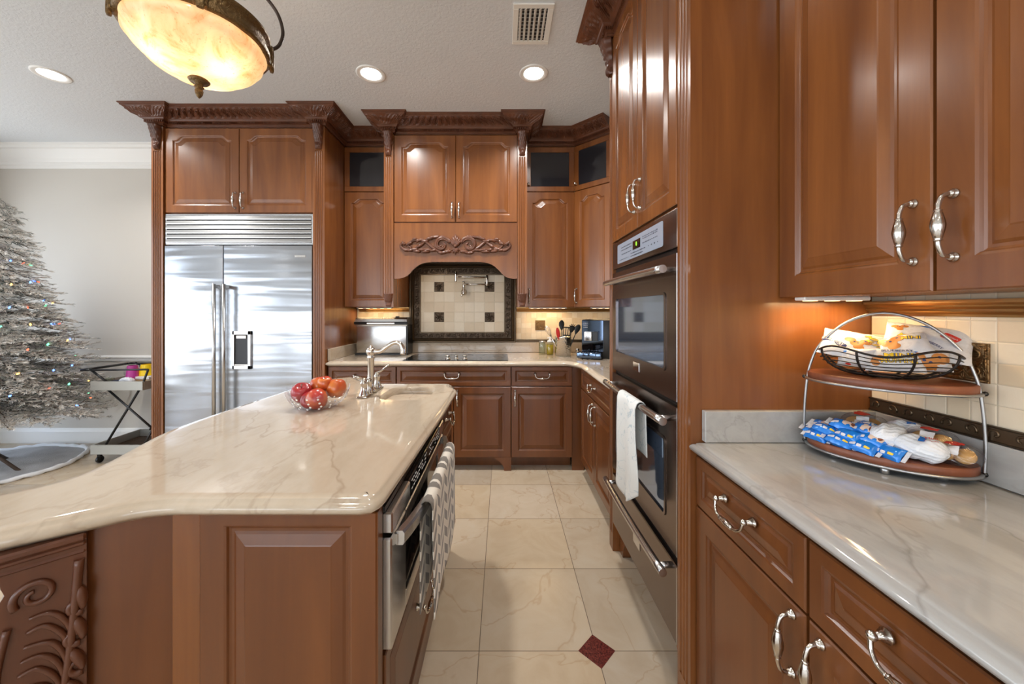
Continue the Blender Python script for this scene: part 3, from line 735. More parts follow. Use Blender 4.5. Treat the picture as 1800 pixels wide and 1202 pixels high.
def accent(x0, x1, y0, y1, z0, z1, ax, label):
    mb = MB(); mb.box(x0, x1, y0, y1, z0, z1, .001)
    cz = (z0+z1)/2; h = (z1-z0)/2
    for k in range(2):
        for s in (-1, 1):
            P = []
            for j in range(18):
                a = j/17*6.2; rr = h*.42*(1-j/17*.8); p = s*(h*.42+rr*math.cos(a)*-1*1.0); q = (1 if k else -1)*(h*.38+rr*math.sin(a)*.9); P.append((p, q))
            if ax == 'x': mb.tube([((x0+x1)/2+p, y0-.001, cz+q) for p, q in P], h*.06, 5)
            else: mb.tube([(x0-.001, (y0+y1)/2+p, cz+q) for p, q in P], h*.06, 5)
    for s in (-1, 1):
        if ax == 'x': mb.tube([(x0+.004, y0, cz+s*h*.9), (x1-.004, y0, cz+s*h*.9)], h*.05, 5); mb.tube([((x0+x1)/2+s*h*.9, y0, z0+.004), ((x0+x1)/2+s*h*.9, y0, z1-.004)], h*.05, 5)
        else: mb.tube([(x0, y0+.004, cz+s*h*.9), (x0, y1-.004, cz+s*h*.9)], h*.05, 5); mb.tube([(x0, (y0+y1)/2+s*h*.9, z0+.004), (x0, (y0+y1)/2+s*h*.9, z1-.004)], h*.05, 5)
    return tag(mb.build('accent_tile', 'bronze_dec'), label, 'accent tile')
accent(.322, .420, 3.682, 3.6885, 1.125, 1.223, 'x', 'square embossed bronze tile on the back wall above the oil bottle')
accent(1.182, 1.1885, .902, 1.000, 1.145, 1.243, 'y', 'square embossed bronze tile on the right wall behind the snack bags')
# ---------------------------------------------------------------- oven tower
TX = .622; TY1, TY0 = 2.10, 1.195; w = TY1-TY0
r = thing('oven_tower', 'tall cherry cabinet holding the double wall oven, carved crown on top', 'cabinet', (TX, TY1, 0), -PI/2)
mb = MB(); mb.box(0, .06, .02, .575, 0, 2.823); mb.box(w-.06, w, .02, .575, 0, 2.823); mb.box(.06, w-.06, 0, .575, 1.688, 2.823); mb.box(.06, w-.06, .10, .575, 0, .14)
mb.build('cabinet_body', 'wood', r)
for a, b in ((0, .062), (w-.088, w)): pilaster(r, a, b, 0, 2.823, depth=.017, back=.02, foot=1, n=3)
front(r, 'door', .066, w/2-.012, 1.694, 2.812, True, ('v', w/2-.045, 1.835), stile=.058); front(r, 'door', w/2-.008, w-.092, 1.694, 2.812, True, ('v', w/2+.027, 1.835), stile=.058)
for a, s in ((.066, 1), (w-.092, -1)):
    pts = spline([(a, 0), (a+s*.05, 0), (a+s*.058, .04), (a+s*.085, .09), (a+s*.12, .14)], 3)+[(a, .14)]
    MB().vprism(pts, .02, .06).build('bracket_foot', 'wood', r)
crown(r, [(-.004, .57), (-.004, -.045), (.07, -.045), (.07, -.002), (w-.094, -.002), (w-.094, -.045), (w+.004, -.045), (w+.004, .27)])
# ---------------------------------------------------------------- right run of upper and lower cabinets
UX = .908
for k, (ya, yb, lab) in enumerate(((1.193, .765, 'upper wall cabinet next to the oven tower, above the snack stand'), (.763, .33, 'upper wall cabinet at the right edge, nearer than the one by the oven tower'))):
    r = thing('upper_cabinet', lab, 'cabinet', (UX, ya, 0), -PI/2); w = ya-yb
    body(r, 0, w, 0, .288, 1.366, 2.823)
    front(r, 'door', .002, w-.002, 1.364, 2.812, True, ('v', w-.036 if k == 0 else .034, 1.492), stile=.066)
    crown(r, [(0, -.002), (w, -.002)])
for k, (ya, yb, px, lab) in enumerate(((1.193, .757, 'r', 'base cabinet below the right counter, next to the oven tower'), (.755, .322, 'l', 'base cabinet below the right counter, second from the oven tower'), (.320, -.115, 'r', 'base cabinet below the right counter, nearest the viewer'))):
    w = ya-yb
    base('base_cabinet', lab, (.64, ya, 0), -PI/2, w, .55, [('drawer', .003, w-.003, .703, .858, ('h', w/2, .80), .032), ('door', .003, w-.003, .112, .697, ('v', w-.036 if px == 'r' else .034, .612), .060)])
o = ogee_top([(.612, 1.182), (1.186, 1.182), (1.186, -.118), (.612, -.118)][::-1], .865, .905, mat='stone_gray')
tag(o, 'pale grey stone countertop on the right, holding the tiered snack stand', 'countertop')
mb = MB(); mb.box(.64, 1.197, 1.170, 1.1925, .9055, 1.005, .002); mb.box(1.175, 1.197, -.118, 1.1695, .9055, 1.005, .002)
tag(mb.build('backsplash_ledge', 'stone_gray'), 'low grey stone upstand around the right counter', 'upstand')
structure(MB().box(1.188, 1.1995, -.118, 1.1925, 1.005, 1.366).build('trim_4', 'tile_right'))
tag(listello('border', 1.180, 1.188, -.118, 1.1925, 1.006, 1.046, 'bronze_plain', 'y', '').build('tile_border', 'bronze_plain'), 'bronze scroll tile border along the right wall behind the snack stand', 'tile border')
tag(cornice([(1.188, 1.1925), (1.188, -.118)]).build('tile_cornice', 'bronze_gold'), 'gold bronze moulding strip under the wall cabinets on the right', 'tile moulding')
strip(1.00, 1.125, 1.366, .20, 0, 4.0, 'slim warm strip light under the right wall cabinets')
strip(1.12, .52, 1.366, .36, PI/2, 2.6, 'slim warm strip light under the right wall cabinet at the frame edge')
# ================================================================ island
back = [(-.955, 2.345), (-1.085, 2.235), (-1.128, 2.13), (-1.14, 1.86), (-1.160, 1.62), (-1.172, 1.42), (-1.166, 1.27), (-1.130, 1.13), (-1.100, 1.03), (-1.088, .955), (-1.105, .905), (-1.155, .852), (-1.26, .77), (-1.38, .70), (-1.46, .60), (-1.47, .50)]
frontc = [(-1.40, .42), (-1.28, .49), (-1.12, .59), (-.957, .700), (-.866, .764), (-.805, .806), (-.745, .822), (-.68, .824)]
left = spline(back, 4); fr_ = spline(frontc, 4)
corner = [(-.32, .824), (-.296, .829), (-.287, .842), (-.283, .865)]
right = [(-.262, 1.55), (-.258, 1.96), (-.262, 2.0), (-.285, 2.030), (-.30, 2.112), (-.325, 2.122), (-.72, 2.125), (-.80, 2.17)]
outline = left+fr_+corner+right
outline = [(x, y) for x, y in outline]
def ell(cx, cy, a, b, n=28, p=4):
    return [(cx+a*math.copysign(abs(math.cos(t))**(2/p), math.cos(t)), cy+b*math.copysign(abs(math.sin(t))**(2/p), math.sin(t))) for t in [2*PI*(k+.5)/n for k in range(n)]]
hole = ell(-.478, 1.885, .125, .155)
o = ogee_top(outline, .865, .905, hole, name='countertop'); tag(o, 'large cream stone island top with curved left edge and ogee rim', 'countertop')
# sink
r = thing('island_sink', 'small white undermount sink in the island top', 'sink', (-.478, 1.885, .864))
rs = [ell(0, 0, a, b) for a, b in ((.148, .178), (.126, .156), (.124, .154), (.118, .148), (.100, .130), (.03, .03))]; zz = (0, 0, -.02, -.13, -.155, -.16)
mb = MB(); mb.rings([[(x, y, z) for x, y in q] for q, z in zip(rs, zz)], False, True); mb.build('basin', 'porcelain', r)
MB().lathe([(.028, -.158), (.028, -.153), (.02, -.152), (.016, -.156), (.002, -.157)], n=18).build('drain', 'chrome', r)
# island body
r = thing('kitchen_island', 'cherry wood kitchen island with panelled end and curved stone top', 'kitchen island', (0, 0, 0))
P = [(-.92, 2.05), (-.95, 1.8), (-.95, 1.0), (-.875, .797), (-.752, .848), (-.695, .862), (-.285, .862), (-.285, .877), (-.30, .877), (-.30, 2.02), (-.36, 2.05)]
mb = MB(); mb.prism([(-.92, 2.05), (-.95, 1.8), (-.95, 1.0), (-.880, .783), (-.752, .848), (-.632, .862), (-.632, 2.05)], 0, .864)
mb.prism([(-.632, .862), (-.285, .862), (-.285, .877), (-.632, .877)], 0, .864)
mb.box(-.62, -.30, .877, 1.665, 0, .10); mb.box(-.62, -.30, 1.645, 1.665, .1, .864); mb.box(-.62, -.30, 2.03, 2.05, 0, .864); mb.box(-.62, -.40, 1.665, 2.03, 0, .70)
mb.box(-.62, -.30, .877, 1.645, .10, .13); mb.box(-.62, -.31, 1.665, 2.03, .0, .69)
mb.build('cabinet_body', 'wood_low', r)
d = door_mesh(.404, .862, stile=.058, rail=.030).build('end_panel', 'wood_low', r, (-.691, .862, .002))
mb = MB(); mb.prism([(-.752, .846), (-.742, .832), (-.692, .846), (-.695, .862)], 0, .864); mb.build('corner_post', 'wood', r)  # lighter wood than the island body paints in the light on this angled face
MB().box(-.318, -.285, .8455, .862, 0, .864).build('edge_stile', 'wood_low', r)
# drawers on the aisle side (face +x)
R90 = PI/2
def iside(kind, y0, y1, z0, z1, pull):
    w, h = y1-y0, z1-z0
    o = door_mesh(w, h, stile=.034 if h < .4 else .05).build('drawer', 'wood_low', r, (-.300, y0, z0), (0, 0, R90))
    if pull: link('handle', PULLH, o, (w/2, -.02, h*.62))
iside('drawer', .885, 1.640, .135, .50, 1)
iside('drawer', 1.668, 2.028, .700, .858, 1); iside('drawer', 1.668, 2.028, .42, .695, 1); iside('drawer', 1.668, 2.028, .112, .415, 1)
# carved corbel under the left wing
a = Vector((-.884, .808)); b = Vector((-.985, .709)); dirv = (b-a).normalized(); ang = math.atan2(dirv.y, dirv.x)
rc = thing('island_corbel', 'large carved scroll corbel holding up the left wing of the island top', 'corbel', (a.x-.015, a.y-.004, 0), ang)
prof = [(0, .862), (.155, .862), (.160, .845), (.150, .828), (.146, .80), (.140, .785), (.150, .770)]+[(.150+.035*math.sin(PI*k/10), .77-.30*k/10) for k in range(1, 11)]+[(.13, .44), (.10, .40), (.06, .37), (.045, .33), (.02, .31), (0, .30)]
pc = spline(prof[6:18], 2)
mb = MB(); W2 = .045
prof = [(x*.74, z) for x, z in prof]
mb.vprism(prof, -W2, W2)
# moulded cap bands
for z0_, z1_, ex in ((.850, .8648, .010), (.838, .850, .006), (.822, .830, .004)): mb.box(0, .122, -W2-ex, W2+ex, z0_, z1_, .004)
for s in (-1, 1):
    y = s*(W2+.002)
    def sp(cx_, cz, r0, r1, a0, a1, q0, q1, n=36):
        PP = []; RR = []
        for k in range(n+1):
            t = k/n; aa = a0+(a1-a0)*t; rr = r0+(r1-r0)*t; PP.append((cx_+rr*math.cos(aa), y, cz+rr*math.sin(aa))); RR.append(q0+(q1-q0)*t)
        mb.tube(PP, RR, 8)
    sp(.066, .768, .030, .008, -.6, 7.6, .0065, .004)
    edge = spline([(.100, .72), (.113, .64), (.113, .56), (.096, .475), (.067, .42), (.037, .385)], 5)
    mb.tube([(x, y, z) for x, z in edge], .006, 8)
    stem = spline([(.010, .812), (.016, .72), (.024, .62), (.036, .52), (.050, .43), (.056, .36)], 5)
    mb.tube([(x, y, z) for x, z in stem], [.008-.003*k/len(stem) for k in range(len(stem))], 8)
    for i in range(11):
        z0_ = .715-.026*i; sx0 = .018+.0035*i; PP = spline([(sx0, z0_-.06), (sx0+.008, z0_-.025), (sx0+.020, z0_-.002), (sx0+.036, z0_+.010+.004*math.sin(i*2.1)), (min(.100, sx0+.056), z0_+.010)], 3)
        mb.tube([(x, y, z) for x, z in PP], [.0055-.0035*abs(k/len(PP)-.35) for k in range(len(PP))], 6)
    for i in range(6):
        sp(.012+.004*(i % 2), .72-.062*i, .018, .004, -2.0, 2.6, .007, .004, 12)
    for i in range(7):       # broad lobed leaves between the stem and the wall side
        z1_ = .76-.062*i; sx0 = .012+.006*i
        PP = [(sx0, z1_), (sx0*.7, z1_-.014), (max(.006, sx0*.35), z1_-.034), (max(.005, sx0*.25), z1_-.052)]
        PP = spline(PP, 4); mb.tube([(x, y, z) for x, z in PP], [.003+.0065*math.sin(PI*k/(len(PP)-1)) for k in range(len(PP))], 8)
mb.build('carving', 'carved', rc)
# ---------------------------------------------------------------- undercounter oven in the island
def rounded_front(mb, L, h0, h1, y, bow, n=10, mat=0, y2=.02):
    """front panel bowed outwards along its length (local x), outward is -y"""
    mb.rings([[(L*k/n, y2, h0), (L*k/n, y-bow*math.sin(PI*k/n), h0), (L*k/n, y-bow*math.sin(PI*k/n), h1), (L*k/n, y2, h1)] for k in range(n+1)], mat=mat, smooth=False)
r = thing('undercounter_oven', 'stainless and black undercounter oven built into the aisle side of the island', 'oven', (-.302, .880, 0), R90)
L = .752
MB().box(.004, L-.004, .0, .30, .512, .858).build('oven_body', 'black', r)
mb = MB(); mb.box(0, L, -.022, 0, .845, .858); mb.box(0, L, -.004, 0, .515, .845); mb.build('trim', 'black', r)
for x0, x1 in ((0, .17), (L-.10, L)): MB().box(x0, x1, -.040, -.002, .792, .843, .004).build('control_frame', 'steel', r)
mb = MB(); mb.box(.17, L-.10, -.036, -.002, .792, .843, .002); cp = mb.build('control_panel', 'black_gloss', r)
mb = MB()
random.seed(3)
for row in range(3):
    for k in range(20):
        x = .20+k*.0225+(.03 if k > 9 else 0)
        if random.random() < .8: mb.box(x, x+.010+.006*random.random(), -.0368, -.036, .803+row*.012, .806+row*.012)
mb.build('key_legends', 'white', cp)
mb = MB(); mb.box(0, .13, -.038, -.002, .515, .782, .004); mb.box(L-.13, L, -.038, -.002, .515, .782, .004); mb.box(.13, L-.13, -.038, -.002, .515, .565, .003); mb.box(.13, L-.13, -.038, -.002, .745, .782, .003)
dd = mb.build('oven_door', 'steel', r)
MB().box(.13, L-.13, -.034, -.010, .565, .745).build('oven_window', 'black_gloss', dd)
Pp = [(.03+ (L-.06)*k/16, -.050-.040*math.sin(PI*k/16)**.8, .765) for k in range(17)]
mb = MB()
mb.rings([[(x, y+.010, z-.017), (x, y-.006, z-.017), (x, y-.010, z-.010), (x, y-.010, z+.012), (x, y-.005, z+.018), (x, y+.010, z+.018)] for x, y, z in Pp], smooth=False)
for x in (.034, L-.034): mb.box(x-.008, x+.008, -.045, -.034, .752, .778, .001)
mb.build('handle', 'steel', dd)
# ---------------------------------------------------------------- cloth helper
def hang(mb, xs0, xs1, ytop, ztop, drop_f, drop_b, rad, wave, nx=40, sk=0.0, thick=.004, side=-1, low=0):
    """cloth folded over a bar that runs along local x; front side at -y"""
    tot = drop_f+drop_b+PI*rad; ny = 60
    def fn(u, v):
        s = v*tot; x = xs0+(xs1-xs0)*u
        if s < drop_f:
            d = drop_f-s; y = -rad; z = -d; k = d/drop_f
            y -= wave*(.35+.65*k)*(.5+.5*math.sin(u*9+.7*math.sin(3*u)+k*1.2)); x += sk*k+.012*k*math.sin(v*11); z -= low*k*math.sin(u*3.1+.4)*.5
        elif s < drop_f+PI*rad:
            a = (s-drop_f)/rad; y = -rad*math.cos(a); z = rad*math.sin(a)
        else:
            d = s-drop_f-PI*rad; k = d/max(drop_b, .01); y = rad+.15*wave*k*math.sin(u*8+1); z = -d; x += sk*.4*k
        return (x, ytop+y, ztop+z)
    mb.grid(fn, nx, ny); return mb
def towel_obj(mb, name, mat, root, **kw):
    o = mb.build(name, mat, root, recalc=False, **kw); m = o.modifiers.new('t', 'SOLIDIFY'); m.thickness = .0035; m.offset = 0; return o
def towel_mat(name, c1, c2, kind):
    t = NT(name); tc_ = t.coords()
    if kind == 'geo':
        s = t.n('SeparateXYZ'); t.l(tc_, s.inputs[0])
        # columns of slanted lozenges, alternate columns reversed
        u = t.math('DIVIDE', s.outputs[0], .070); col = t.math('FLOOR', u); fu = t.math('FRACT', t.math('ADD', u, 50))
        par = t.math('SUBTRACT', t.math('MULTIPLY', t.math('MODULO', t.math('ADD', col, 50), 2), 2), 1)
        zz_ = t.math('ADD', t.math('DIVIDE', s.outputs[2], .058), t.math('MULTIPLY', t.math('MULTIPLY', fu, par), .9)); fz = t.math('FRACT', t.math('ADD', zz_, 50))
        m1 = t.math('LESS_THAN', fz, .56); m2 = t.math('LESS_THAN', t.math('ABSOLUTE', t.math('SUBTRACT', fu, .5)), .38)
        msk = t.math('MULTIPLY', m1, m2); c = t.mix(msk, c1, c2)
    else:
        n = t.noise(tc_, 9, 2, .4, 2.0); c = t.mix(t.ramp(n, [(.49, (0, 0, 0, 1)), (.5, (1, 1, 1, 1)), (.515, (0, 0, 0, 1))]), c1, c2)
    t.set(Base_Color=c, Roughness=.9, Sheen_Weight=.2); t.bump(t.noise(tc_, 700, 2), .25, .001); return t.m
M['towel_geo'] = towel_mat('patterned_towel', rgb(226, 218, 205), rgb(120, 112, 104), 'geo')
M['towel_white'] = towel_mat('white_towel', rgb(226, 226, 222), rgb(176, 190, 196), 'plain')
r = thing('dish_towel', 'grey and cream geometric dish towel hanging over the undercounter oven handle', 'towel', (-.302, .880, 0), R90)
mb = MB(); hang(mb, .155, .615, -.088, .775, .315, .30, .0165, .006, sk=0); towel_obj(mb, 'cloth', 'towel_geo', r)
for o in list(r.children): pass
# ---------------------------------------------------------------- faucet on the island
r = thing('faucet', 'brushed nickel gooseneck bar faucet with side levers beside the island sink', 'faucet', (-.672, 1.885, .905))
MB().box(-.026, .026, -.125, .125, 0, .008, .004, seg=2).build('base_plate', 'nickel', r)
mb = MB(); mb.lathe([(.029, .006), (.030, .014), (.024, .022), (.018, .03), (.016, .05), (.0155, .17), (.019, .176), (.019, .184), (.016, .188), (.019, .194), (.024, .205), (.024, .216), (.018, .226), (.009, .231), (.010, .237), (.002, .242)], n=22)
mb.build('column', 'nickel', r)
sp_ = spline([(.018, 0, .208), (.050, 0, .212), (.085, 0, .236), (.118, 0, .254), (.145, 0, .250), (.160, 0, .228), (.164, 0, .206)], 6)
mb = MB(); mb.tube(sp_, [.014-.004*math.sin(PI*min(1, k/len(sp_)*1.2)) for k in range(len(sp_))], 14); mb.lathe([(.011, .216), (.014, .206), (.016, .196), (.012, .194)], (.164, 0, 0), 16); mb.build('spout', 'nickel', r)
for s in (-1, 1):
    mb = MB(); mb.lathe([(.024, .006), (.025, .012), (.019, .022), (.015, .04), (.014, .058), (.018, .064), (.018, .070), (.012, .078), (.010, .088), (.004, .092)], (0, s*.095, 0), 18)
    d_ = (-.3 if s < 0 else .5)
    mb.tube([(0, s*.095, .085), (d_*.03, s*.105, .092), (d_*.09, s*.125, .100 if s < 0 else .118)], [.006, .005, .008], 8); mb.sphere((d_*.10, s*.127, .101 if s < 0 else .121), .0075, 8)
    mb.build('lever', 'nickel', r)
mb = MB(); mb.lathe([(.017, .006), (.017, .012), (.011, .018), (.011, .06), (.014, .066), (.010, .078), (.003, .082)], (.012, -.052, 0), 14); mb.build('side_spray', 'nickel', r)
# ---------------------------------------------------------------- fruit bowl
def apple_mat(name, a, b):
    t = NT(name); n = t.noise(t.coords((1, 1, .35), rand=3), 22, 5, .6, .4); s = t.noise(t.coords(rand=5), 8, 2)
    t.set(Base_Color=t.ramp(t.math('MULTIPLY_ADD', s, .7, t.math('MULTIPLY', n, .35)), [(.38, b), (.62, a)]), Roughness=.28, Coat_Weight=.3); return t.m
M['apple_red'] = apple_mat('red_apple_skin', rgb(158, 34, 40), rgb(132, 24, 32)); M['apple_mix'] = apple_mat('blushed_apple_skin', rgb(176, 44, 34), rgb(214, 130, 40))
M['stem'] = simple('apple_stem', rgb(90, 66, 40), .7)
bc = (-.800, 1.600)
def wavy_bowl(mb, R, h, nw, amp):
    def fn(u, v):
        a = 2*PI*u; k = v; rr = R*(.45+.55*math.sin(k*PI/2)**.9)*(1+amp*k*k*math.cos(nw*a)*.5+amp*.3*k*math.sin(3*a))
        return (rr*math.cos(a), rr*math.sin(a), .003+h*k**1.5+amp*.45*h*k*k*k*math.cos(nw*a))
    mb.grid(fn, 96, 16); mb.grid(lambda u, v: (R*.45*v*math.cos(2*PI*u), R*.45*v*math.sin(2*PI*u), .003), 24, 2); return mb
r = thing('fruit_bowl', 'clear ruffled bowl with white polka dots full of apples on the island', 'bowl', (bc[0], bc[1], .905))
wavy_bowl(MB(), .120, .074, 8, .24).build('bowl', 'plasticclear', r, recalc=False)
mb = MB()
for row, (k, nn) in enumerate(((.25, 12), (.45, 16), (.65, 18), (.85, 20))):
    for i in range(nn):
        a = 2*PI*(i+.5*(row % 2))/nn; rr = .120*(.45+.55*math.sin(k*PI/2)**.9)*(1+.24*k*k*math.cos(8*a)*.5+.24*.3*k*math.sin(3*a))+.002; z = .003+.074*k**1.5+.24*.45*.074*k*k*k*math.cos(8*a)
        c = Vector((rr*math.cos(a), rr*math.sin(a), z)); nrm = Vector((math.cos(a), math.sin(a), -.5)).normalized(); u = Vector((-math.sin(a), math.cos(a), 0)); w2 = nrm.cross(u)
        pts = [c+(u*math.cos(q*PI/5)+w2*math.sin(q*PI/5))*.0046 for q in range(10)]; mb.add([tuple(p) for p in pts], [tuple(range(10))])
o = mb.build('dots', 'white', r, recalc=False, label='white polka dots'); o['kind'] = 'stuff'
AP = MB().lathe([(.002, .026), (.010, .0315), (.022, .034), (.032, .026), (.0375, .008), (.036, -.010), (.028, -.026), (.014, -.034), (.004, -.031)], n=24, lobes=5, amp=.02).mesh('apple', ['apple_red'])
AP2 = AP.copy(); AP2.materials[0] = M['apple_mix']
STEM = MB().tube([(0, 0, .026), (.001, 0, .038), (.005, 0, .048)], [.0012, .001, .0016], 6).mesh('stem', ['stem'])
for k, (x, y, z, me, s, rx, lab) in enumerate(((-.062, -.012, .064, AP, 1.12, .5, 'dark red apple at the left side of the polka dot bowl'), (-.018, .052, .082, AP2, 1.05, -.3, 'yellow and orange apple at the back of the polka dot bowl'),
        (.066, .030, .075, AP2, 1.14, .2, 'round orange-red apple on the right side of the polka dot bowl'), (.022, -.050, .047, AP2, 1.12, .9, 'pinkish apple low at the front of the polka dot bowl'),
        (.024, .018, .098, AP2, .85, .1, 'small yellow-orange apple on top in the middle of the polka dot bowl'), (-.020, -.030, .040, AP, .95, 1.4, 'small dark red apple low in the polka dot bowl'))):
    r = thing('apple', lab, 'apple', (bc[0]+x, bc[1]+y, .905+z), k*1.3, 'apples in the polka dot bowl'); r.rotation_euler = (rx, .2, k*1.3); r.scale = (s, s, s)
    link('skin', me, r); link('stem', STEM, r)
# ================================================================ double wall oven
r = thing('double_wall_oven', 'smoky stainless double wall oven with warming drawer, built into the tall cabinet', 'oven', (.622, 2.036, 0), -PI/2)
L = .752; Y = -.018
MB().box(.004, L-.004, .0, .55, .16, 1.684).build('oven_body', 'black', r)
mb = MB(); mb.box(0, L, Y, 0, 1.545, 1.682, .004, seg=2)
cp = mb.build('control_panel', 'dark_steel', r)
def rrect(x0, x1, z0, z1, rr, n=4):
    out = []
    for cx_, cz, a0 in ((x1-rr, z1-rr, 0), (x0+rr, z1-rr, 90), (x0+rr, z0+rr, 180), (x1-rr, z0+rr, 270)):
        for k in range(n+1): a = math.radians(a0+90*k/n); out.append((cx_+rr*math.cos(a), cz+rr*math.sin(a)))
    return out
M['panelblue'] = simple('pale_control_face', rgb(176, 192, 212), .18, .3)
face = MB().vprism(rrect(.09, .64, 1.566, 1.663, .008), Y-.0016, Y).build('control_face', 'panelblue', cp, label='pale blue-grey touch face')
MB().box(.318, .412, Y-.0022, Y-.0016, 1.603, 1.643).build('display', 'black_gloss', face)
M['green'] = emis('green_digits', (.35, .9, .05, 1), 1.6)
M['ink'] = simple('dark_ink', rgb(52, 58, 72), .6)
def text_on(body, size, mat, name, parent, loc, rot=(0, 0, 0), ext=.0004):
    vs, fs = text_geo(body, size); mb = MB(); mb.add([(x, 0, y) for x, y, z in vs], fs); mb.add([(x, ext, y) for x, y, z in vs], fs)
    return mb.build(name, mat, parent, loc, rot, recalc=False)
text_on('0', .026, 'green', 'digits', face, (.366, Y-.0032, 1.624))
random.seed(11)
mb = MB(); yy = Y-.0024
for (xa, xb, z, step) in ((.15, .30, 1.640, .013), (.15, .30, 1.626, .013), (.16, .30, 1.606, .014), (.44, .60, 1.641, .016), (.44, .60, 1.633, .016), (.44, .60, 1.614, .016), (.29, .46, 1.591, .012), (.29, .44, 1.578, .012), (.13, .25, 1.580, .02), (.50, .60, 1.592, .03)):
    x = xa
    while x < xb:
        hh = .0028 if random.random() < .6 else .005; mb.box(x, x+.006+.003*random.random(), yy, yy+.001, z-hh/2, z+hh/2); x += step
mb.build('key_legends', 'ink', face)
def oven_door(z0, z1, wz0, wz1, hz, badge=True):
    mb = MB(); wx0, wx1 = .065, .655
    for a in ((0, L, z0, wz0), (0, L, wz1, z1), (0, wx0, wz0, wz1), (wx1, L, wz0, wz1)): mb.box(a[0], a[1], Y, 0, a[2], a[3], 0)
    d = mb.build('oven_door', 'dark_steel', r)
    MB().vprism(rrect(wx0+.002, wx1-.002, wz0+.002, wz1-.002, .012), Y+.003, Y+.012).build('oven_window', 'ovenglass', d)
    mb = MB(); ot = rrect(wx0-.008, wx1+.008, wz0-.008, wz1+.008, .02); it = rrect(wx0+.002, wx1-.002, wz0+.002, wz1-.002, .012)
    mb.rings([[(x, Y-.001, z) for x, z in ot], [(x, Y-.004, z) for x, z in ot], [(x, Y-.004, z) for x, z in it], [(x, Y+.006, z) for x, z in it]], False, False, smooth=False); mb.build('window_trim', 'dark_steel', d)
    mb = MB(); mb.box(L-.006, L, Y-.001, 0, z0, z1, .001); mb.build('edge_trim', 'steel', d)
    handle(d, hz)
    if badge:
        MB().box(.325, .400, Y-.003, Y, z0+.045, z0+.085, .001).build('badge', 'chrome', d)
    return d
def handle(d, hz, ex=.044):
    n = 14; mb = MB(); Pq = [(.012+(L-.024)*k/n, Y-ex-.006*math.sin(PI*k/n), hz) for k in range(n+1)]
    mb.tube(Pq, .0145, 14); mb.build('handle', 'dark_steel' if False else 'steel', d)
    for x in (.055, L-.055):
        MB().lathe([(.011, Y), (.011, Y-ex+.004)], (x, 0, hz), 14, 'y').build('handle_post', 'steel', d)
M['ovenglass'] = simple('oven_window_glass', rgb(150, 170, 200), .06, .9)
oven_door(1.005, 1.524, 1.105, 1.385, 1.470)
d2 = oven_door(.466, .985, .565, .845, .935, badge=False)
mb = MB(); mb.box(0, L, Y, 0, .160, .432, .003); dr_ = mb.build('warming_drawer', 'dark_steel', r); handle(dr_, .405)
MB().box(.325, .405, Y-.003, Y, .262, .305, .001).build('badge', 'chrome', dr_)
MB().box(L-.006, L, Y-.001, 0, .162, .430, .001).build('edge_trim', 'steel', dr_)
r = thing('dish_towel', 'white dish towel hanging over the lower wall oven handle', 'towel', (.622, 2.036, 0), -PI/2)
mb = MB(); hang(mb, .315, .545, Y-.049, .935, .365, .20, .0195, .020, sk=.03, low=.12); towel_obj(mb, 'cloth', 'towel_white', r)
# ================================================================ cooktop and back counter items
r = thing('cooktop', 'black glass cooktop with three front knobs set in the back counter', 'cooktop', (-.393, 3.29, .905))
MB().box(-.437, .437, -.230, .225, 0, .006, .002).build('glass_top', 'black_gloss', r)
mb = MB(); M['ringgrey'] = simple('burner_ring', rgb(74, 76, 80), .3)
for x, y, rr in ((-.30, -.1, .075), (-.28, .11, .10), (.30, -.09, .10), (.28, .12, .075), (0, .12, .12)):
    mb.rings([[(x+q*math.cos(a), y+q*math.sin(a), .0064) for a in [2*PI*k/40 for k in range(40)]] for q in (rr, rr-.003)], False, False)
mb.build('burner_rings', 'ringgrey', r)
for x, s in ((-.072, 1.15), (.0, .9), (.072, 1.05)):
    MB().lathe([(.021*s, .006), (.020*s, .012), (.013*s, .016), (.012*s, .026), (.017*s, .032), (.016*s, .038), (.004, .041)], (x, -.165, 0), 16).build('knob', 'nickel', r)
# countertop bread box / ice maker
r = thing('countertop_ice_maker', 'stainless countertop appliance with a black lid band beside the refrigerator cabinet', 'appliance', (-1.135, 3.46, .905))
MB().box(-.235, .235, .0, .19, .015, .325, .008, seg=2).build('housing', 'steel', r)
mb = MB(); mb.rings([[(x, y, z) for y, z in ((.19, .270), (-.012, .270), (-.018, .30), (-.010, .335), (.02, .352), (.19, .352))] for x in (-.24, .24)], smooth=False); mb.build('lid', 'steel', r)
mb = MB(); mb.box(-.248, .248, -.024, .0, .285, .312, .006, seg=2); bb = mb.build('lid_band', 'black', r)
MB().box(-.13, .13, -.027, -.020, .290, .306, .003).build('handle', 'nickel', bb)
mb = MB(); mb.box(-.245, .245, -.012, .19, .0, .018, .004); mb.box(.235, .248, -.006, .18, .01, .28, .003); mb.build('base_tray', 'black', r)
mb = MB(); mb.box(.12, .15, .04, .07, .352, .362, .002); mb.build('vent_cap', 'black', r)
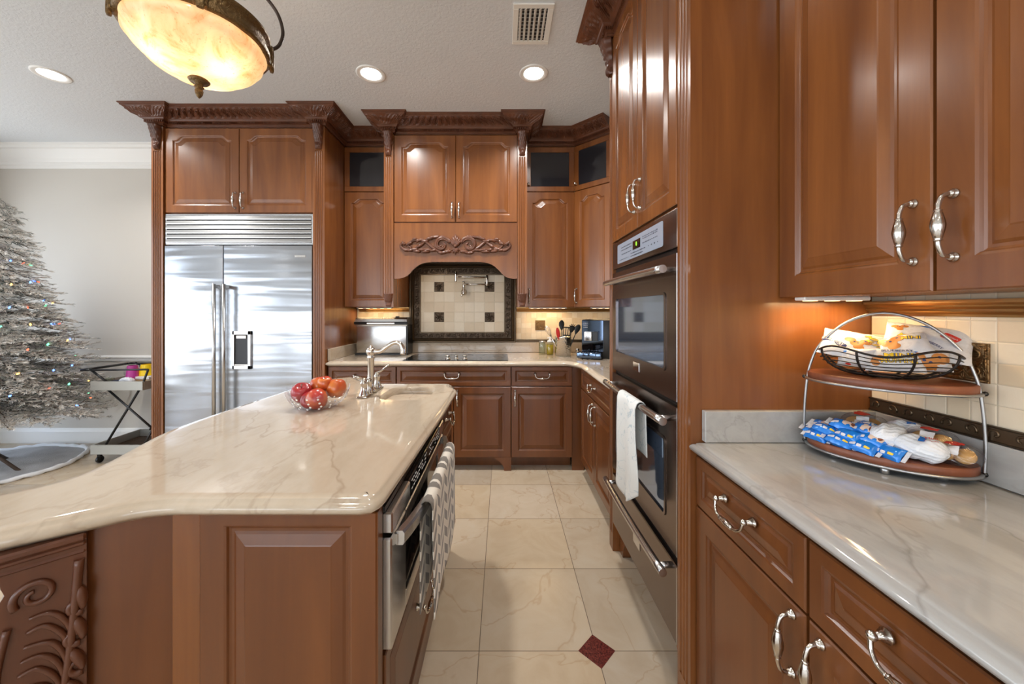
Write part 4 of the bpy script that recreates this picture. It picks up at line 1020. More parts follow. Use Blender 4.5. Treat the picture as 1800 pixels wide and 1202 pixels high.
# glass jar, oil bottle, crock with utensils
r = thing('glass_jar', 'small clear glass jar on the back counter left of the oil bottle', 'jar', (.372, 3.50, .905))
MB().lathe([(.030, .002), (.033, .006), (.033, .10), (.029, .112), (.029, .122), (.027, .122), (.027, .110), (.0305, .098), (.0305, .008), (.001, .007)], n=24, cap=False).build('glass', 'jarglass', r, recalc=False)
MB().lathe([(.031, .114), (.031, .128), (.001, .130)], n=20).build('lid', 'silver', r)
r = thing('oil_bottle', 'clear bottle of yellow oil with white pump top on the back counter', 'bottle', (.443, 3.49, .905))
MB().lathe([(.001, .001), (.032, .001), (.034, .006), (.034, .105), (.026, .116), (.024, .122)], n=24, cap=False).build('bottle', 'jarglass', r, recalc=False)
t = NT('yellow_oil'); t.set(Base_Color=rgb(236, 205, 60), Roughness=.1, Transmission_Weight=.55, IOR=1.1); M['oil'] = t.m
MB().lathe([(.001, .004), (.031, .004), (.0315, .095), (.001, .095)], n=24).build('oil', 'oil', r)
mb = MB(); mb.lathe([(.026, .118), (.026, .132), (.012, .138), (.009, .15), (.010, .165), (.003, .168)], n=16); mb.tube([(0, 0, .160), (-.018, -.01, .163), (-.026, -.014, .157)], .004, 8); mb.build('pump_top', 'white', r)
cx_, cy_ = .555, 3.42
r = thing('utensil_crock', 'hammered stainless crock full of cooking utensils on the back counter', 'utensil holder', (cx_, cy_, .905))
def hammered():
    t = NT('hammered_steel'); v = t.n('TexVoronoi', feature='F1'); v.inputs['Scale'].default_value = 70; t.l(t.coords(), v.inputs['Vector'])
    t.set(Base_Color=rgb(205, 200, 192), Metallic=1.0, Roughness=.14); t.bump(v.outputs['Distance'], .5, .004); return t.m
M['hammer'] = hammered()
MB().lathe([(.001, .0), (.070, .0), (.073, .004), (.074, .165), (.077, .170), (.077, .176), (.072, .176), (.071, .165), (.070, .01), (.001, .008)], n=36, cap=False).build('crock', 'hammer', r, recalc=False)
def utensil(name, label, mat, dx, dy, ang, lean, head, z0=.012, L=.20, cat='utensil'):
    r = thing(name, label, cat, (cx_+dx, cy_+dy, .905+z0), 0, 'cooking utensils in the crock')
    r.rotation_euler = (math.radians(8), math.radians(lean), ang)
    MB().tube([(0, 0, 0), (0, 0, L)], [.006, .0042], 8).build('handle', mat, r)
    mb = MB(); head(mb, L); mb.build('head', mat, r); return r
def h_spoon(mb, L): mb.rings([[(q*w*math.cos(a), .004*d+math.sin(a)*.003, L+z) for a in [2*PI*k/12 for k in range(12)]] for z, w, d, q in ((-.01, .005, 0, 1), (.01, .016, 1, 1), (.035, .025, 2, 1), (.06, .024, 2, 1), (.078, .014, 1, 1), (.085, .003, 0, 1))])
def h_turner(mb, L):
    mb.box(-.033, .033, -.002, .002, L, L+.012); mb.box(-.033, .033, -.002, .002, L+.075, L+.085)
    for k in range(4): mb.box(-.033+k*.0197, -.026+k*.0197, -.002, .002, L+.012, L+.075)
def h_pasta(mb, L):
    mb.rings([[(w*math.cos(a), .003+math.sin(a)*.003, L+z) for a in [2*PI*k/12 for k in range(12)]] for z, w in ((-.01, .005), (.01, .020), (.035, .026), (.055, .022))])
    for k in range(9):
        a = -.35+k*(PI+.7)/8; mb.tube([(.020*math.cos(a), .002, L+.035+.018*math.sin(a)), (.036*math.cos(a), -.008, L+.035+.040*math.sin(a)), (.038*math.cos(a), -.018, L+.035+.044*math.sin(a))], [.004, .003, .0025], 6)
def h_whisk(mb, L):
    for k in range(6):
        a = PI*k/6
        mb.tube([(math.cos(a)*rr, math.sin(a)*rr, L+z) for rr, z in ((.004, -.01), (.018, .03), (.024, .06), (.015, .088), (0, .096), (-.015, .088), (-.024, .06), (-.018, .03), (-.004, -.01))], .0013, 5)
def h_spat(mb, L): mb.rings([[(w*math.cos(a), math.sin(a)*.004, L+z) for a in [2*PI*k/12 for k in range(12)]] for z, w in ((-.02, .006), (0, .014), (.03, .017), (.06, .016), (.08, .010), (.086, .003))])
M['redplastic'] = simple('red_silicone', rgb(190, 32, 28), .4)
utensil('whisk', 'steel balloon whisk leaning out of the left of the utensil crock', 'chrome', -.03, -.01, 0, -27, h_whisk, L=.20)
utensil('spatula', 'red silicone spatula in the utensil crock', 'redplastic', -.02, -.035, 0, -10, h_spat, L=.17)
utensil('serving_spoon', 'tall black serving spoon standing up in the utensil crock', 'black', -.005, .02, 0, -2, h_spoon, L=.235)
utensil('slotted_turner', 'black slotted turner in the middle of the utensil crock', 'black', .012, -.04, 0, 3, h_turner, L=.175)
utensil('pasta_server', 'black toothed pasta server in the utensil crock', 'black', .030, .0, 0, 11, h_pasta, L=.215)
utensil('slotted_spoon', 'black slotted spoon leaning out of the right of the utensil crock', 'black', .032, -.02, 0, 21, h_spoon, L=.215)
# coffee machine
r = thing('coffee_machine', 'glossy black espresso machine in the counter corner beside the ovens', 'coffee machine', (.805, 3.20, .905), .0)
r.rotation_euler = (0, 0, -.42)
mb = MB(); mb.box(-.125, .135, .02, .34, .0, .335, .006, seg=2); mb.build('housing', 'black', r)
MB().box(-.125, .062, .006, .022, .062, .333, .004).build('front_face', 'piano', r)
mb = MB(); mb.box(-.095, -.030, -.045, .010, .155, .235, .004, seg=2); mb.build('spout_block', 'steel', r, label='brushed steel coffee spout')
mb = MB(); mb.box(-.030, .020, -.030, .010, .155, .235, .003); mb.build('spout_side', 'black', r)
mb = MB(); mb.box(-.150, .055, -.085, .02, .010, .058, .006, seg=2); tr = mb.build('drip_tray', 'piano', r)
mb = MB()
for k in range(9): mb.box(-.14+k*.021, -.132+k*.021, -.078, .0, .058, .061)
mb.build('grate', 'chrome', tr)
mb = MB()
for i in range(3):
    for j in range(3): mb.box(-.108+i*.013, -.102+i*.013, .004, .006, .268+j*.018, .273+j*.018)
mb.build('key_legends', 'white', r)
mb = MB(); mb.box(-.12, -.09, .03, .06, -.0, .004); mb.box(.10, .13, .30, .33, -.0, .004); mb.build('foot', 'black', r)
mb = MB(); mb.lathe([(.016, 0), (.016, .06), (.018, .066), (.001, .07)], (.0, .0, 0), 16); o = mb.build('shot_glass', 'chrome', loc=(.685, 3.40, .905)); tag(o, 'little chrome cup between the utensil crock and the coffee machine', 'cup')
# pot filler
r = thing('pot_filler', 'brushed nickel folding pot filler tap on the tile panel above the cooktop', 'pot filler', (-.385, 3.672, 1.505))
mb = MB(); mb.lathe([(.030, 0), (.030, -.006), (.020, -.012), (.014, -.03), (.014, -.055)], n=18, axis='y'); mb.build('wall_flange', 'nickel', r)
mb = MB(); mb.lathe([(.011, -.035), (.013, -.02), (.013, .02), (.010, .03), (.010, .085), (.013, .090), (.013, .10), (.002, .104)], (0, -.055, 0), 14); mb.tube([(0, -.055, 0), (-.01, -.085, -.012), (-.012, -.105, -.05)], [.006, .005, .007], 8); mb.build('valve', 'nickel', r)
mb = MB(); mb.tube([(0, -.055, .072), (.225, -.055, .072)], .007, 10); mb.lathe([(.010, .055), (.012, .06), (.012, .155), (.010, .16)], (.23, -.055, 0), 12); mb.build('lower_arm', 'nickel', r)
mb = MB(); mb.tube([(.23, -.058, .140), (-.065, -.10, .140)], .007, 10); mb.lathe([(.010, .09), (.011, .10), (.012, .15), (.013, .155), (.011, .19), (.004, .195)], (-.07, -.10, 0), 12); mb.tube([(-.07, -.10, .178), (-.07, -.135, .195)], [.004, .006], 8); mb.build('upper_arm', 'nickel', r)
# ================================================================ tiered snack stand
SC = Vector((1.052, 1.022)); ZC = .905
r = thing('tiered_snack_stand', 'two-tier oval stand of reddish wood boards in a galvanised wire frame on the right counter', 'serving stand', (SC.x, SC.y, ZC), -PI/4)
A, B = .168, .112
def oval(a, b, n=64): return [(a*math.cos(2*PI*k/n), b*math.sin(2*PI*k/n)) for k in range(n)]
for z in (.016, .212):
    mb = MB(); rs = [[(x, y, zz) for x, y in oval(A-.004+o_, B-.004+o_)] for o_, zz in ((-.002, z+.004), (0, z+.006), (0, z+.022), (-.003, z+.025))]
    mb.rings(rs, smooth=True); sh = mb.build('shelf', 'walnut', r)
    mb = MB(); rs = [[(x, y, zz) for x, y in oval(A+o_, B+o_)] for o_, zz in ((-.006, z), (.002, z), (.003, z+.003), (.002, z+.006), (-.006, z+.006))]
    mb.rings(rs, smooth=True); mb.build('shelf_band', 'silver', sh)
mb = MB()
arch = [(-A-.002, 0, .012), (-A-.004, 0, .10), (-A+.002, 0, .20), (-A+.012, 0, .26), (-A+.035, 0, .32), (-.075, 0, .385), (0, 0, .412), (.075, 0, .385), (A-.035, 0, .32), (A-.012, 0, .26), (A-.002, 0, .20), (A+.004, 0, .10), (A+.002, 0, .012)]
P = spline(arch, 5)
mb.tube(P, .0036, 8); mb.build('wire_frame', 'silver', r)
for x, y in ((-A, 0), (A, 0)):
    for z in (.02, .216): MB().sphere((x*1.02, y, z), .006, 8).build('bolt', 'black', r)
for x, y in ((-.1, -.055), (.1, -.055), (-.1, .055), (.1, .055), (0, -.1)): MB().lathe([(.009, 0), (.009, .012), (.007, .017)], (x, y, 0), 12).build('foot', 'silver', r)
# wire basket on the upper shelf
ZU = ZC+.237
rb = thing('wire_basket', 'oval black wire basket with scalloped rim full of muffin bags on the upper board', 'basket', (SC.x-.006, SC.y-.006, ZU), -PI/4)
def bpt(a, t):
    rr = .28+.72*math.sin(t*PI/2)**.85; sc_ = .010*math.cos(4*a*1.0+PI)*t**3
    return (.138*rr*math.cos(a), .105*rr*math.sin(a), .003+.070*t**1.7+sc_)
mb = MB()
for t in (.25, .42, .56, .68, .79, .9): mb.tube([bpt(2*PI*k/72, t) for k in range(72)], .0015, 5, closed=True)
mb.tube([bpt(2*PI*k/72, 1.0) for k in range(72)], .0030, 7, closed=True); mb.tube([bpt(2*PI*k/40, 0) for k in range(40)], .0022, 6, closed=True)
for k in range(8): mb.tube([bpt(2*PI*(k+.5)/8, t/10) for t in range(11)], .0028, 6)
mb.build('wires', 'blackwire', rb)
# ---- bags
M['bagwhite'] = simple('white_snack_film', rgb(214, 214, 217), .28, 0, Coat_Weight=.3)
M['navy'] = simple('navy_print', rgb(36, 52, 104), .45); M['yellow'] = simple('yellow_print', rgb(240, 202, 50), .45); M['muffin'] = simple('muffin_brown', rgb(200, 132, 66), .5)
M['redprint'] = simple('red_print', rgb(206, 52, 40), .45); M['blueprint'] = simple('blue_print', rgb(36, 112, 196), .4); M['crust'] = simple('bun_crust', rgb(206, 160, 96), .7)
M['skyblue'] = simple('blue_foil', rgb(26, 124, 216), .22, .15, Coat_Weight=.4); M['beige'] = simple('beige_print', rgb(214, 190, 172), .5); M['chocolate'] = simple('brown_print', rgb(120, 66, 44), .5)
class Bag:
    def __init__(s, w, h, t, seed=0, bend=0, crimp=.06, wr=1.0):
        s.w, s.h, s.t, s.bend, s.crimp = w, h, t, bend, crimp; R = random.Random(seed)
        s.wv = [(R.uniform(8, 26), R.uniform(-14, 14), R.uniform(0, 6), R.uniform(.2, .7)) for _ in range(6)]; s.wr = wr
    def z(s, x, y, front=True):
        u, v = min(1, abs(2*x/s.w)), min(1, abs(2*y/s.h)); vv = min(1, v/(1-s.crimp))
        e = max(0, (1-u**3))**.6*max(0, (1-vv**3))**.55
        wr = sum(a*math.sin(fx*x/s.w*1.6+fy*y/s.h*1.3+p) for fx, fy, p, a in s.wv)*.05*s.wr*(.25+.75*(1-e*.6))*min(1, (1-min(u, v))*6+.15)
        z = s.t/2*e*(1 if front else -1)+wr*s.t*.55
        return z+s.bend*(x/s.w*2)**2
    def mesh(s, mb, nx=26, ny=26, mat=0):
        for fr_ in (True, False):
            mb.grid(lambda i, j: ((i-.5)*s.w*(1-.05*math.sin(PI*j)), (j-.5)*s.h, s.z((i-.5)*s.w, (j-.5)*s.h, fr_)+(.0002 if fr_ else -.0002)), nx, ny, mat)
        return mb
    def decal(s, mb, vs, fs, cx_, cy_, ang=0, sx_=1, sy_=1, shear=0, lift=.0009):
        c, q = math.cos(ang), math.sin(ang); out = []
        for x, y, *_ in vs:
            x, y = x*sx_+y*shear, y*sy_; X, Y = cx_+x*c-y*q, cy_+x*q+y*c
            X = max(-s.w*.49, min(s.w*.49, X)); Y = max(-s.h*.49, min(s.h*.49, Y)); out.append((X, Y, s.z(X, Y)+lift))
        mb.add(out, fs)
    def text(s, body, size, cx_, cy_, ang, mat, name, parent, **k):
        vs, fs = text_geo(body, size, size*.055 if name == 'lettering_shadow' else size*.012); mb = MB(); s.decal(mb, vs, fs, cx_, cy_, ang, **k); return mb.build(name, mat, parent, recalc=False)
    def patch(s, cx_, cy_, w, h, mat, name, parent, ang=0, n=7, rnd=1, lift=.0006, label=None):
        mb = MB(); N = 14
        vs = []; fs = []
        for j in range(n+1):
            for i in range(N):
                a = 2*PI*i/N; r_ = j/n; p = 2/ (3 if rnd else 12)
                vs.append((w/2*r_*math.copysign(abs(math.cos(a))**(1 if rnd else .35), math.cos(a)), h/2*r_*math.copysign(abs(math.sin(a))**(1 if rnd else .35), math.sin(a))))
        for j in range(n):
            for i in range(N): k = (i+1) % N; fs.append((j*N+i, j*N+k, (j+1)*N+k, (j+1)*N+i))
        s.decal(mb, vs, fs, cx_, cy_, ang, lift=lift); return mb.build(name, mat, parent, recalc=False, label=label)
R_ = Vector((.7071, -.7071, 0)); F_ = Vector((-.7071, -.7071, 0))     # stand's right, stand's front
def orient(right, up):
    r_ = Vector(right).normalized(); u_ = Vector(up); u_ = (u_-r_*u_.dot(r_)).normalized(); n_ = r_.cross(u_)
    return Matrix(((r_.x, u_.x, n_.x), (r_.y, u_.y, n_.y), (r_.z, u_.z, n_.z))).to_euler()
def at(a, b, z): p = R_*a+F_*b; return (SC.x+p.x, SC.y+p.y, z)       # a to the stand's right, b to its front
def bag(name, label, cat, B_, loc, right, up, mat='bagwhite', group=None, nx=26):
    r = thing(name, label, cat, loc, 0, group); r.rotation_euler = orient(right, up)
    B_.mesh(MB(), nx, nx).build('wrapper', mat, r, recalc=False); return r
UP = Vector((0, 0, 1))
G = 'muffin bags in the wire basket'
def muffins(B_, r, x, y, s=1.0):
    for dx, dy, q in ((0, 0, 1), (.013, .008, .9), (-.011, .009, .85), (.004, -.010, .8)): B_.patch(x+dx*s, y+dy*s, .022*q*s, .018*q*s, 'muffin', 'muffin_picture', r, lift=.0007)
    for dx, dy in ((.002, .002), (-.004, .005), (.012, .010)): B_.patch(x+dx*s, y+dy*s, .004*s, .0035*s, 'navy', 'blueberry_picture', r, lift=.0012, n=2)
b1 = Bag(.150, .120, .040, 1)
r = bag('muffin_bag', 'white bag of blueberry mini muffins leaning to the left in the wire basket', 'snack bag', b1, at(-.060, -.006, ZU+.080), R_*.95-UP*.18-F_*.0, UP*.55-F_*.80+R_*.1, group=G)
b1.patch(-.048, -.012, .078, .016, 'navy', 'banner', r, ang=-.62, rnd=0); b1.text('BLUEBERRY', .0125, -.048, -.012, -.62, 'bagwhite', 'lettering', r, lift=.0016)
muffins(b1, r, .004, -.012, 1.35); b1.text('MINI', .021, .038, .018, -.62, 'yellow', 'lettering', r, shear=.2, lift=.0014); b1.text('MUFFINS', .016, .046, -.008, -.62, 'yellow', 'lettering', r, shear=.2, lift=.0014)
b1.text('MINI', .021, .038, .018, -.62, 'navy', 'lettering_shadow', r, shear=.2); b1.text('MUFFINS', .016, .046, -.008, -.62, 'navy', 'lettering_shadow', r, shear=.2)
b1.text('Mrs Freshley', .006, .012, .036, -.62, 'redprint', 'lettering', r)
b2 = Bag(.165, .125, .034, 2)
r = bag('muffin_bag', 'large white muffin bag tilted out over the right side of the wire basket', 'snack bag', b2, at(.078, -.030, ZU+.098), R_*.97-UP*.14+F_*.1, UP*.60-F_*.70, group=G)
b2.patch(.040, .012, .034, .022, 'redprint', 'logo_badge', r, ang=-.5, rnd=0); b2.text("Freshley's", .0075, .040, .012, -.5, 'bagwhite', 'lettering', r, lift=.0016)
b2.patch(-.006, .046, .026, .009, 'blueprint', 'ribbon', r, ang=-.3); b2.patch(.008, .040, .010, .012, 'blueprint', 'ribbon', r)
muffins(b2, r, -.055, .030, .8); b2.text('MINI', .018, -.034, -.006, -.35, 'yellow', 'lettering', r, shear=.2, lift=.0014); b2.text('MINI', .018, -.034, -.006, -.35, 'navy', 'lettering_shadow', r, shear=.2)
b2.text('BLUEBERRY', .009, .012, -.020, -.6, 'navy', 'lettering', r); b2.text('MUFFINS', .012, .006, -.036, -.5, 'yellow', 'lettering', r)
b3 = Bag(.112, .066, .036, 3)
r = bag('muffin_bag', 'white bag reading BLUEBERRY and MINI MUFFINS at the front of the wire basket', 'snack bag', b3, at(.018, .038, ZU+.050), R_*1+UP*.05, UP*.86-F_*.5, group=G)
b3.text('BLUEBERRY', .0115, .006, .021, .04, 'navy', 'lettering', r, lift=.0014); b3.text('MINI', .018, .008, .006, .03, 'yellow', 'lettering', r, sx_=1.5, lift=.0015); b3.text('MINI', .018, .008, .006, .03, 'navy', 'lettering_shadow', r, sx_=1.5)
b3.text('MUFFINS', .015, .008, -.010, .02, 'yellow', 'lettering', r, sx_=1.15, lift=.0015); b3.text('MUFFINS', .015, .008, -.010, .02, 'navy', 'lettering_shadow', r, sx_=1.15)
muffins(b3, r, -.038, -.008, .9)
b4 = Bag(.105, .085, .034, 4)
r = bag('muffin_bag', 'white bag with a muffin picture and blue patch in the middle of the wire basket', 'snack bag', b4, at(.034, .004, ZU+.084), R_*.9+UP*.30, UP*.62-F_*.75-R_*.1, group=G)
muffins(b4, r, -.020, .006, 1.5); b4.patch(-.022, -.026, .020, .014, 'blueprint', 'print_patch', r); b4.text('MINI', .018, .022, .012, -.15, 'yellow', 'lettering', r, lift=.0014); b4.text('MINI', .018, .022, .012, -.15, 'navy', 'lettering_shadow', r)
b5 = Bag(.080, .054, .04, 5)
r = bag('muffin_bag', 'pale snack bag low at the left end of the basket with a red mark', 'snack bag', b5, at(-.056, .034, ZU+.050), R_*.9+F_*.3, UP*.9-F_*.3, group=G)
b5.patch(-.01, -.022, .012, .005, 'redprint', 'print_patch', r); b5.patch(-.02, .012, .012, .012, 'blueprint', 'print_patch', r)
b6 = Bag(.080, .056, .04, 6)
r = bag('muffin_bag', 'clear-fronted muffin bag low at the right end of the basket', 'snack bag', b6, at(.080, .022, ZU+.054), R_*.9-F_*.3, UP*.9-F_*.35, group=G)
muffins(b6, r, -.010, -.014, 1.8); b6.patch(.006, .024, .03, .012, 'chocolate', 'print_patch', r, ang=-.3); b6.patch(-.03, .02, .016, .010, 'blueprint', 'print_patch', r)
# ---- blue snack packs on the lower board
ZL = ZC+.042
G2 = 'blue snack packs on the lower board'
pk = Bag(.060, .040, .029, 8, crimp=.10, wr=1.1)
labs = [((-.136, .046), 0, .10, 'blue snack pack in the bottom layer, furthest left on the lower board', 0), ((-.088, .070), 0, -.08, 'blue snack pack in the bottom layer, second from the left on the lower board', 0),
        ((-.040, .084), 0, .05, 'blue snack pack in the bottom layer, third from the left on the lower board', 0), ((.008, .090), 0, .16, 'blue snack pack lying nearest the front rim of the lower board', 0),
        ((-.142, .014), 0, -.1, 'blue snack pack at the left rim of the lower board, behind the lowest one', 0), ((-.118, .044), 1, -.12, 'blue snack pack in the second layer at the left of the pile', 0),
        ((-.070, .062), 1, .10, 'blue snack pack in the second layer, above the gap between two bottom packs', 0), ((-.024, .066), 1, .02, 'blue snack pack in the second layer, nearest the white donut bags', 1),
        ((-.126, .006), 1, .05, 'blue snack pack with beige label on top at the left end of the pile', 1), ((-.080, .030), 2, -.06, 'blue snack pack with beige label on top in the middle of the pile', 1),
        ((-.036, .040), 2, .12, 'blue snack pack with beige label on top beside the twisted white bag', 1), ((-.078, -.012), 1.3, .3, 'blue and brown snack pack behind the pile, under the clear bun bag', 1),
        ((-.022, .006), 2.0, -.2, 'dark blue pack wedged behind the twisted white bag on the pile', 0)]
proto = None
pw = pk.mesh(MB(), 20, 12).mesh('wrapper', ['skyblue'], False)
def packparts(o, lab_):
    if lab_: pk.patch(.010, .003, .030, .026, 'beige', 'label_panel', o, rnd=0, lift=.0008); pk.patch(.018, .003, .010, .018, 'chocolate', 'snack_picture', o, lift=.0014)
    pk.patch(-.018, -.008, .014, .008, 'bagwhite', 'print_patch', o, rnd=0, lift=.001); pk.patch(-.003 if not lab_ else -.024, -.010, .010, .007, 'bagwhite', 'print_patch', o, rnd=0, lift=.001)
    if not lab_: pk.patch(.013, -.009, .012, .006, 'yellow', 'print_patch', o, rnd=0, lift=.001)
    for sx_ in (-1, 1): MB().box(.031*sx_ if sx_ > 0 else -.040, .040 if sx_ > 0 else -.031, -.016, .016, -.0004, .0004).build('crimped_end', 'bagwhite', o)
protos = {}
for (a, b), lay, tw, lab, kd in labs:
    loc = at(a, b, ZL+.012+lay*.0175)
    if kd not in protos: o = protos[kd] = thing('snack_pack', lab, 'snack pack', loc, 0, G2); link('wrapper', pw, o); packparts(o, kd)
    else: o = copy_tree(protos[kd]); o.location = loc; o['label'] = lab
    tw *= 1.8; r_ = R_*math.cos(.34+tw)+F_*math.sin(.34+tw)+UP*(-.16+tw*.6); o.rotation_euler = orient(r_, UP*(.45+tw)-F_*.9)
# ---- white donut bags and clear bun bags
def blob(name, label, cat, loc, right, up, sx_, sy_, sz_, mat, seed, twist=True, group=None):
    r = thing(name, label, cat, loc, 0, group); r.rotation_euler = orient(right, up); R = random.Random(seed)
    wv = [(R.randint(2, 7), R.uniform(3, 9), R.uniform(0, 6)) for _ in range(7)]
    def fn(u, v):
        a = 2*PI*u; t = (v-.5)*2; e = max(0, 1-abs(t)**2.6)**.5
        rr = e*(1+.05*sum(math.sin(k*a+f*t+p) for k, f, p in wv)*.5+.045*abs(math.sin(11*a+6*t+wv[0][2]))*abs(math.sin(5*t+3*a))+.03*math.sin(17*a-9*t))
        if twist and t > .72: rr = max(rr, .30-.2*(t-.72)/.28+.10*math.sin(9*a)*(t-.72)/.28)
        return (sx_*t*(1.0), sy_*rr*math.cos(a), sz_*rr*math.sin(a))
    MB().grid(fn, 72, 40).build('wrapper', mat, r, recalc=False); return r, fn
M['bagcrinkle'] = (lambda t: (t.set(Base_Color=rgb(222, 226, 232), Roughness=.22, Coat_Weight=.4), t.bump(t.noise(t.coords(), 60, 4, .6, 1.5), .5, .006), t.m)[2])(NT('crinkled_white_film'))
def sdecal(r, fn, u0, u1, v0, v1, mat, name, k=1.03):
    mb = MB(); mb.grid(lambda i, j: tuple(Vector(fn(u0+(u1-u0)*i, v0+(v1-v0)*j))*k), 8, 6); mb.build(name, mat, r, recalc=False)
def stext(r, body, mat, x0, y0, s, ang=0, h=.03):
    vs, fs = text_geo(body, s); c, q = math.cos(ang), math.sin(ang); mb = MB(); mb.add([(x0+x*c-y*q, y0+x*q+y*c, h) for x, y, z in vs], fs); mb.build('lettering', mat, r, recalc=False)
G3 = 'white donut bags on the lower board'
r, fn = blob('donut_bag', 'crinkled white donut bag with red script at the front of the lower board', 'snack bag', at(.062, .060, ZL+.030), R_*.9+F_*.25, F_*-.9+UP*.35+R_*.3, .050, .034, .028, 'bagcrinkle', 1, group=G3)
sdecal(r, fn, .18, .30, .50, .62, 'blueprint', 'emblem'); stext(r, 'Mini', 'redprint', .020, .008, .013, .3, .0292); stext(r, 'donuts', 'redprint', .022, -.004, .009, .3, .0295)
r, fn = blob('donut_bag', 'round twisted white donut bag lying on the blue packs, middle of the lower board', 'snack bag', at(.008, .030, ZL+.040), F_*-.8+R_*.55, UP, .052, .031, .030, 'bagcrinkle', 5, group=G3)
sdecal(r, fn, .22, .30, .62, .72, 'blueprint', 'emblem')
r, fn = blob('donut_bag', 'white and blue donut bag at the back of the lower board by the wall upstand', 'snack bag', at(.040, -.050, ZL+.040), R_, UP*.4-F_, .040, .028, .030, 'bagcrinkle', 9, group=G3)
sdecal(r, fn, .16, .27, .55, .75, 'blueprint', 'emblem')
def bun(label, loc, right, up, seed, s=1.0):
    r, fn = blob('bun_bag', label, 'snack bag', loc, right, up, .050*s, .034*s, .026*s, 'plasticclear', seed, group='clear bags of buns on the lower board')
    mb = MB()
    for dx in (-.018, .016): mb.sphere((dx*s, 0, -.002), .021*s, 16, sc=(1, 1.15, .8))
    mb.build('bun', 'crust', r); sdecal(r, fn, .10, .22, .30, .62, 'redprint', 'red_print', 1.02)
    sdecal(r, fn, .26, .38, .35, .60, 'bagwhite', 'white_print', 1.02); return r
bun('clear bag of golden buns at the back left of the lower board', at(-.040, -.040, ZL+.046), R_, UP*.5-F_, 3, 1.05)
bun('clear bag of golden buns on the right of the lower board, upper one', at(.085, .012, ZL+.044), R_*.9+F_*.3, UP*.5-F_, 4)
bun('clear bag of golden buns on the right of the lower board, lower one', at(.122, .040, ZL+.026), R_*.9+F_*.3, UP*.5-F_, 6, .9)
# ================================================================ ceiling fittings
for k, (x, y, lab) in enumerate(((-3.116, 2.555, 'round recessed ceiling light at the far left above the white wall'), (-.908, 2.549, 'round recessed ceiling light above the hood, left of the pair'), (.211, 2.543, 'round recessed ceiling light nearest the air vent'),
        (-.908, .9, 'recessed ceiling light above the island end'), (.30, .5, 'recessed ceiling light over the aisle'), (-3.1, .3, 'recessed ceiling light over the dining side'), (-.9, -1.2, 'recessed ceiling light behind the viewer'), (.35, -1.3, 'recessed ceiling light behind the viewer near the right wall'))):
    r = thing('recessed_light', lab, 'ceiling light', (x, y, CZ))
    MB().lathe([(.098, 0), (.098, -.004), (.090, -.007), (.070, -.004), (.066, -.001)], n=36, cap=False).build('trim_ring', 'white', r, recalc=False)
    MB().lathe([(.066, -.0015), (.001, -.0016)], n=32, cap=False).build('lens', 'lamp', r, recalc=False)
    area('downlight', (x, y, CZ-.012), (0, 0, 0), .12, .12, 15 if k < 3 else 4, (1, .97, .93), shape='DISK', spread=math.radians(140))
r = thing('ceiling_vent', 'white metal ceiling air vent with long slats near the top of the picture', 'air vent', (.165, 2.105, CZ))
mb = MB()
for a in ((-.11, .11, -.15, -.118), (-.11, .11, .118, .15), (-.11, -.078, -.118, .118), (.078, .11, -.118, .118)): mb.box(*a, -.010, 0, .003)
mb.build('frame', 'plate', r); MB().box(-.08, .08, -.12, .12, -.0012, -.0002).build('duct_opening', 'slate', r)
for k in range(6):
    x = -.068+k*.0262; MB().rings([[(x-.006, y, -.012), (x+.006, y, -.004), (x+.007, y, -.0055), (x-.004, y, -.0135)] for y in (-.118, .118)], smooth=False).build('slat', 'plate', r)
mb = MB()
for k in range(9): mb.box(-.078, .078, -.105+k*.0262, -.103+k*.0262, -.006, -.002)
mb.build('rear_slats', 'silverpaint', r)
# pendant
px, py = -1.270, 1.548; ZR = 2.455; RR = .245
r = thing('pendant_light', 'large bowl pendant light with glowing amber glass and aged brass rim above the island', 'pendant light', (px, py, 0))
t = NT('amber_alabaster_glass'); n = t.noise(t.coords(), 9, 6, .6, 1.2); sp2 = t.noise(t.coords(), 90, 3, .6)
gc = t.ramp(n, [(.3, rgb(226, 162, 104)), (.5, rgb(246, 210, 168)), (.75, rgb(252, 228, 196))]); gc = t.mix(t.ramp(sp2, [(.60, (0, 0, 0, 1)), (.72, (.5, .5, .5, 1))]), gc, rgb(190, 120, 60))
tl = t.n('BsdfTranslucent'); t.l(gc, tl.inputs[0]); df = t.n('BsdfDiffuse'); t.l(gc, df.inputs[0]); gl = t.n('BsdfGlossy'); gl.inputs['Roughness'].default_value = .15
m1 = t.n('MixShader'); m1.inputs[0].default_value = .35; t.l(tl.outputs[0], m1.inputs[1]); t.l(df.outputs[0], m1.inputs[2])
m2 = t.n('MixShader'); m2.inputs[0].default_value = .05; t.l(m1.outputs[0], m2.inputs[1]); t.l(gl.outputs[0], m2.inputs[2]); t.l(m2.outputs[0], t.out.inputs[0]); M['amber'] = t.m
def bowl(u, v):
    a = 2*PI*u; t_ = v; lob = 1+.060*(abs(math.cos(6*a))-.6)*min(1, 4*t_)*(1-t_**3)
    rr = (RR-.012)*math.cos(t_*PI/2)**.46*lob if t_ < .999 else .001
    rr *= 1+.03*math.sin(min(1, t_*3)*PI)
    return (rr*math.cos(a), rr*math.sin(a), ZR-.005-.165*t_**1.05)
MB().grid(bowl, 144, 30).build('glass_bowl', 'amber', r, recalc=False)
mb = MB(); mb.lathe([(RR-.016, ZR-.012), (RR+.004, ZR-.012), (RR+.010, ZR-.004), (RR+.004, ZR+.004), (RR+.008, ZR+.012), (RR-.004, ZR+.018), (RR-.010, ZR+.022), (RR-.004, ZR+.056), (RR+.006, ZR+.064), (RR+.010, ZR+.072), (RR, ZR+.078), (RR-.020, ZR+.078), (RR-.020, ZR-.010)], n=96, cap=False)
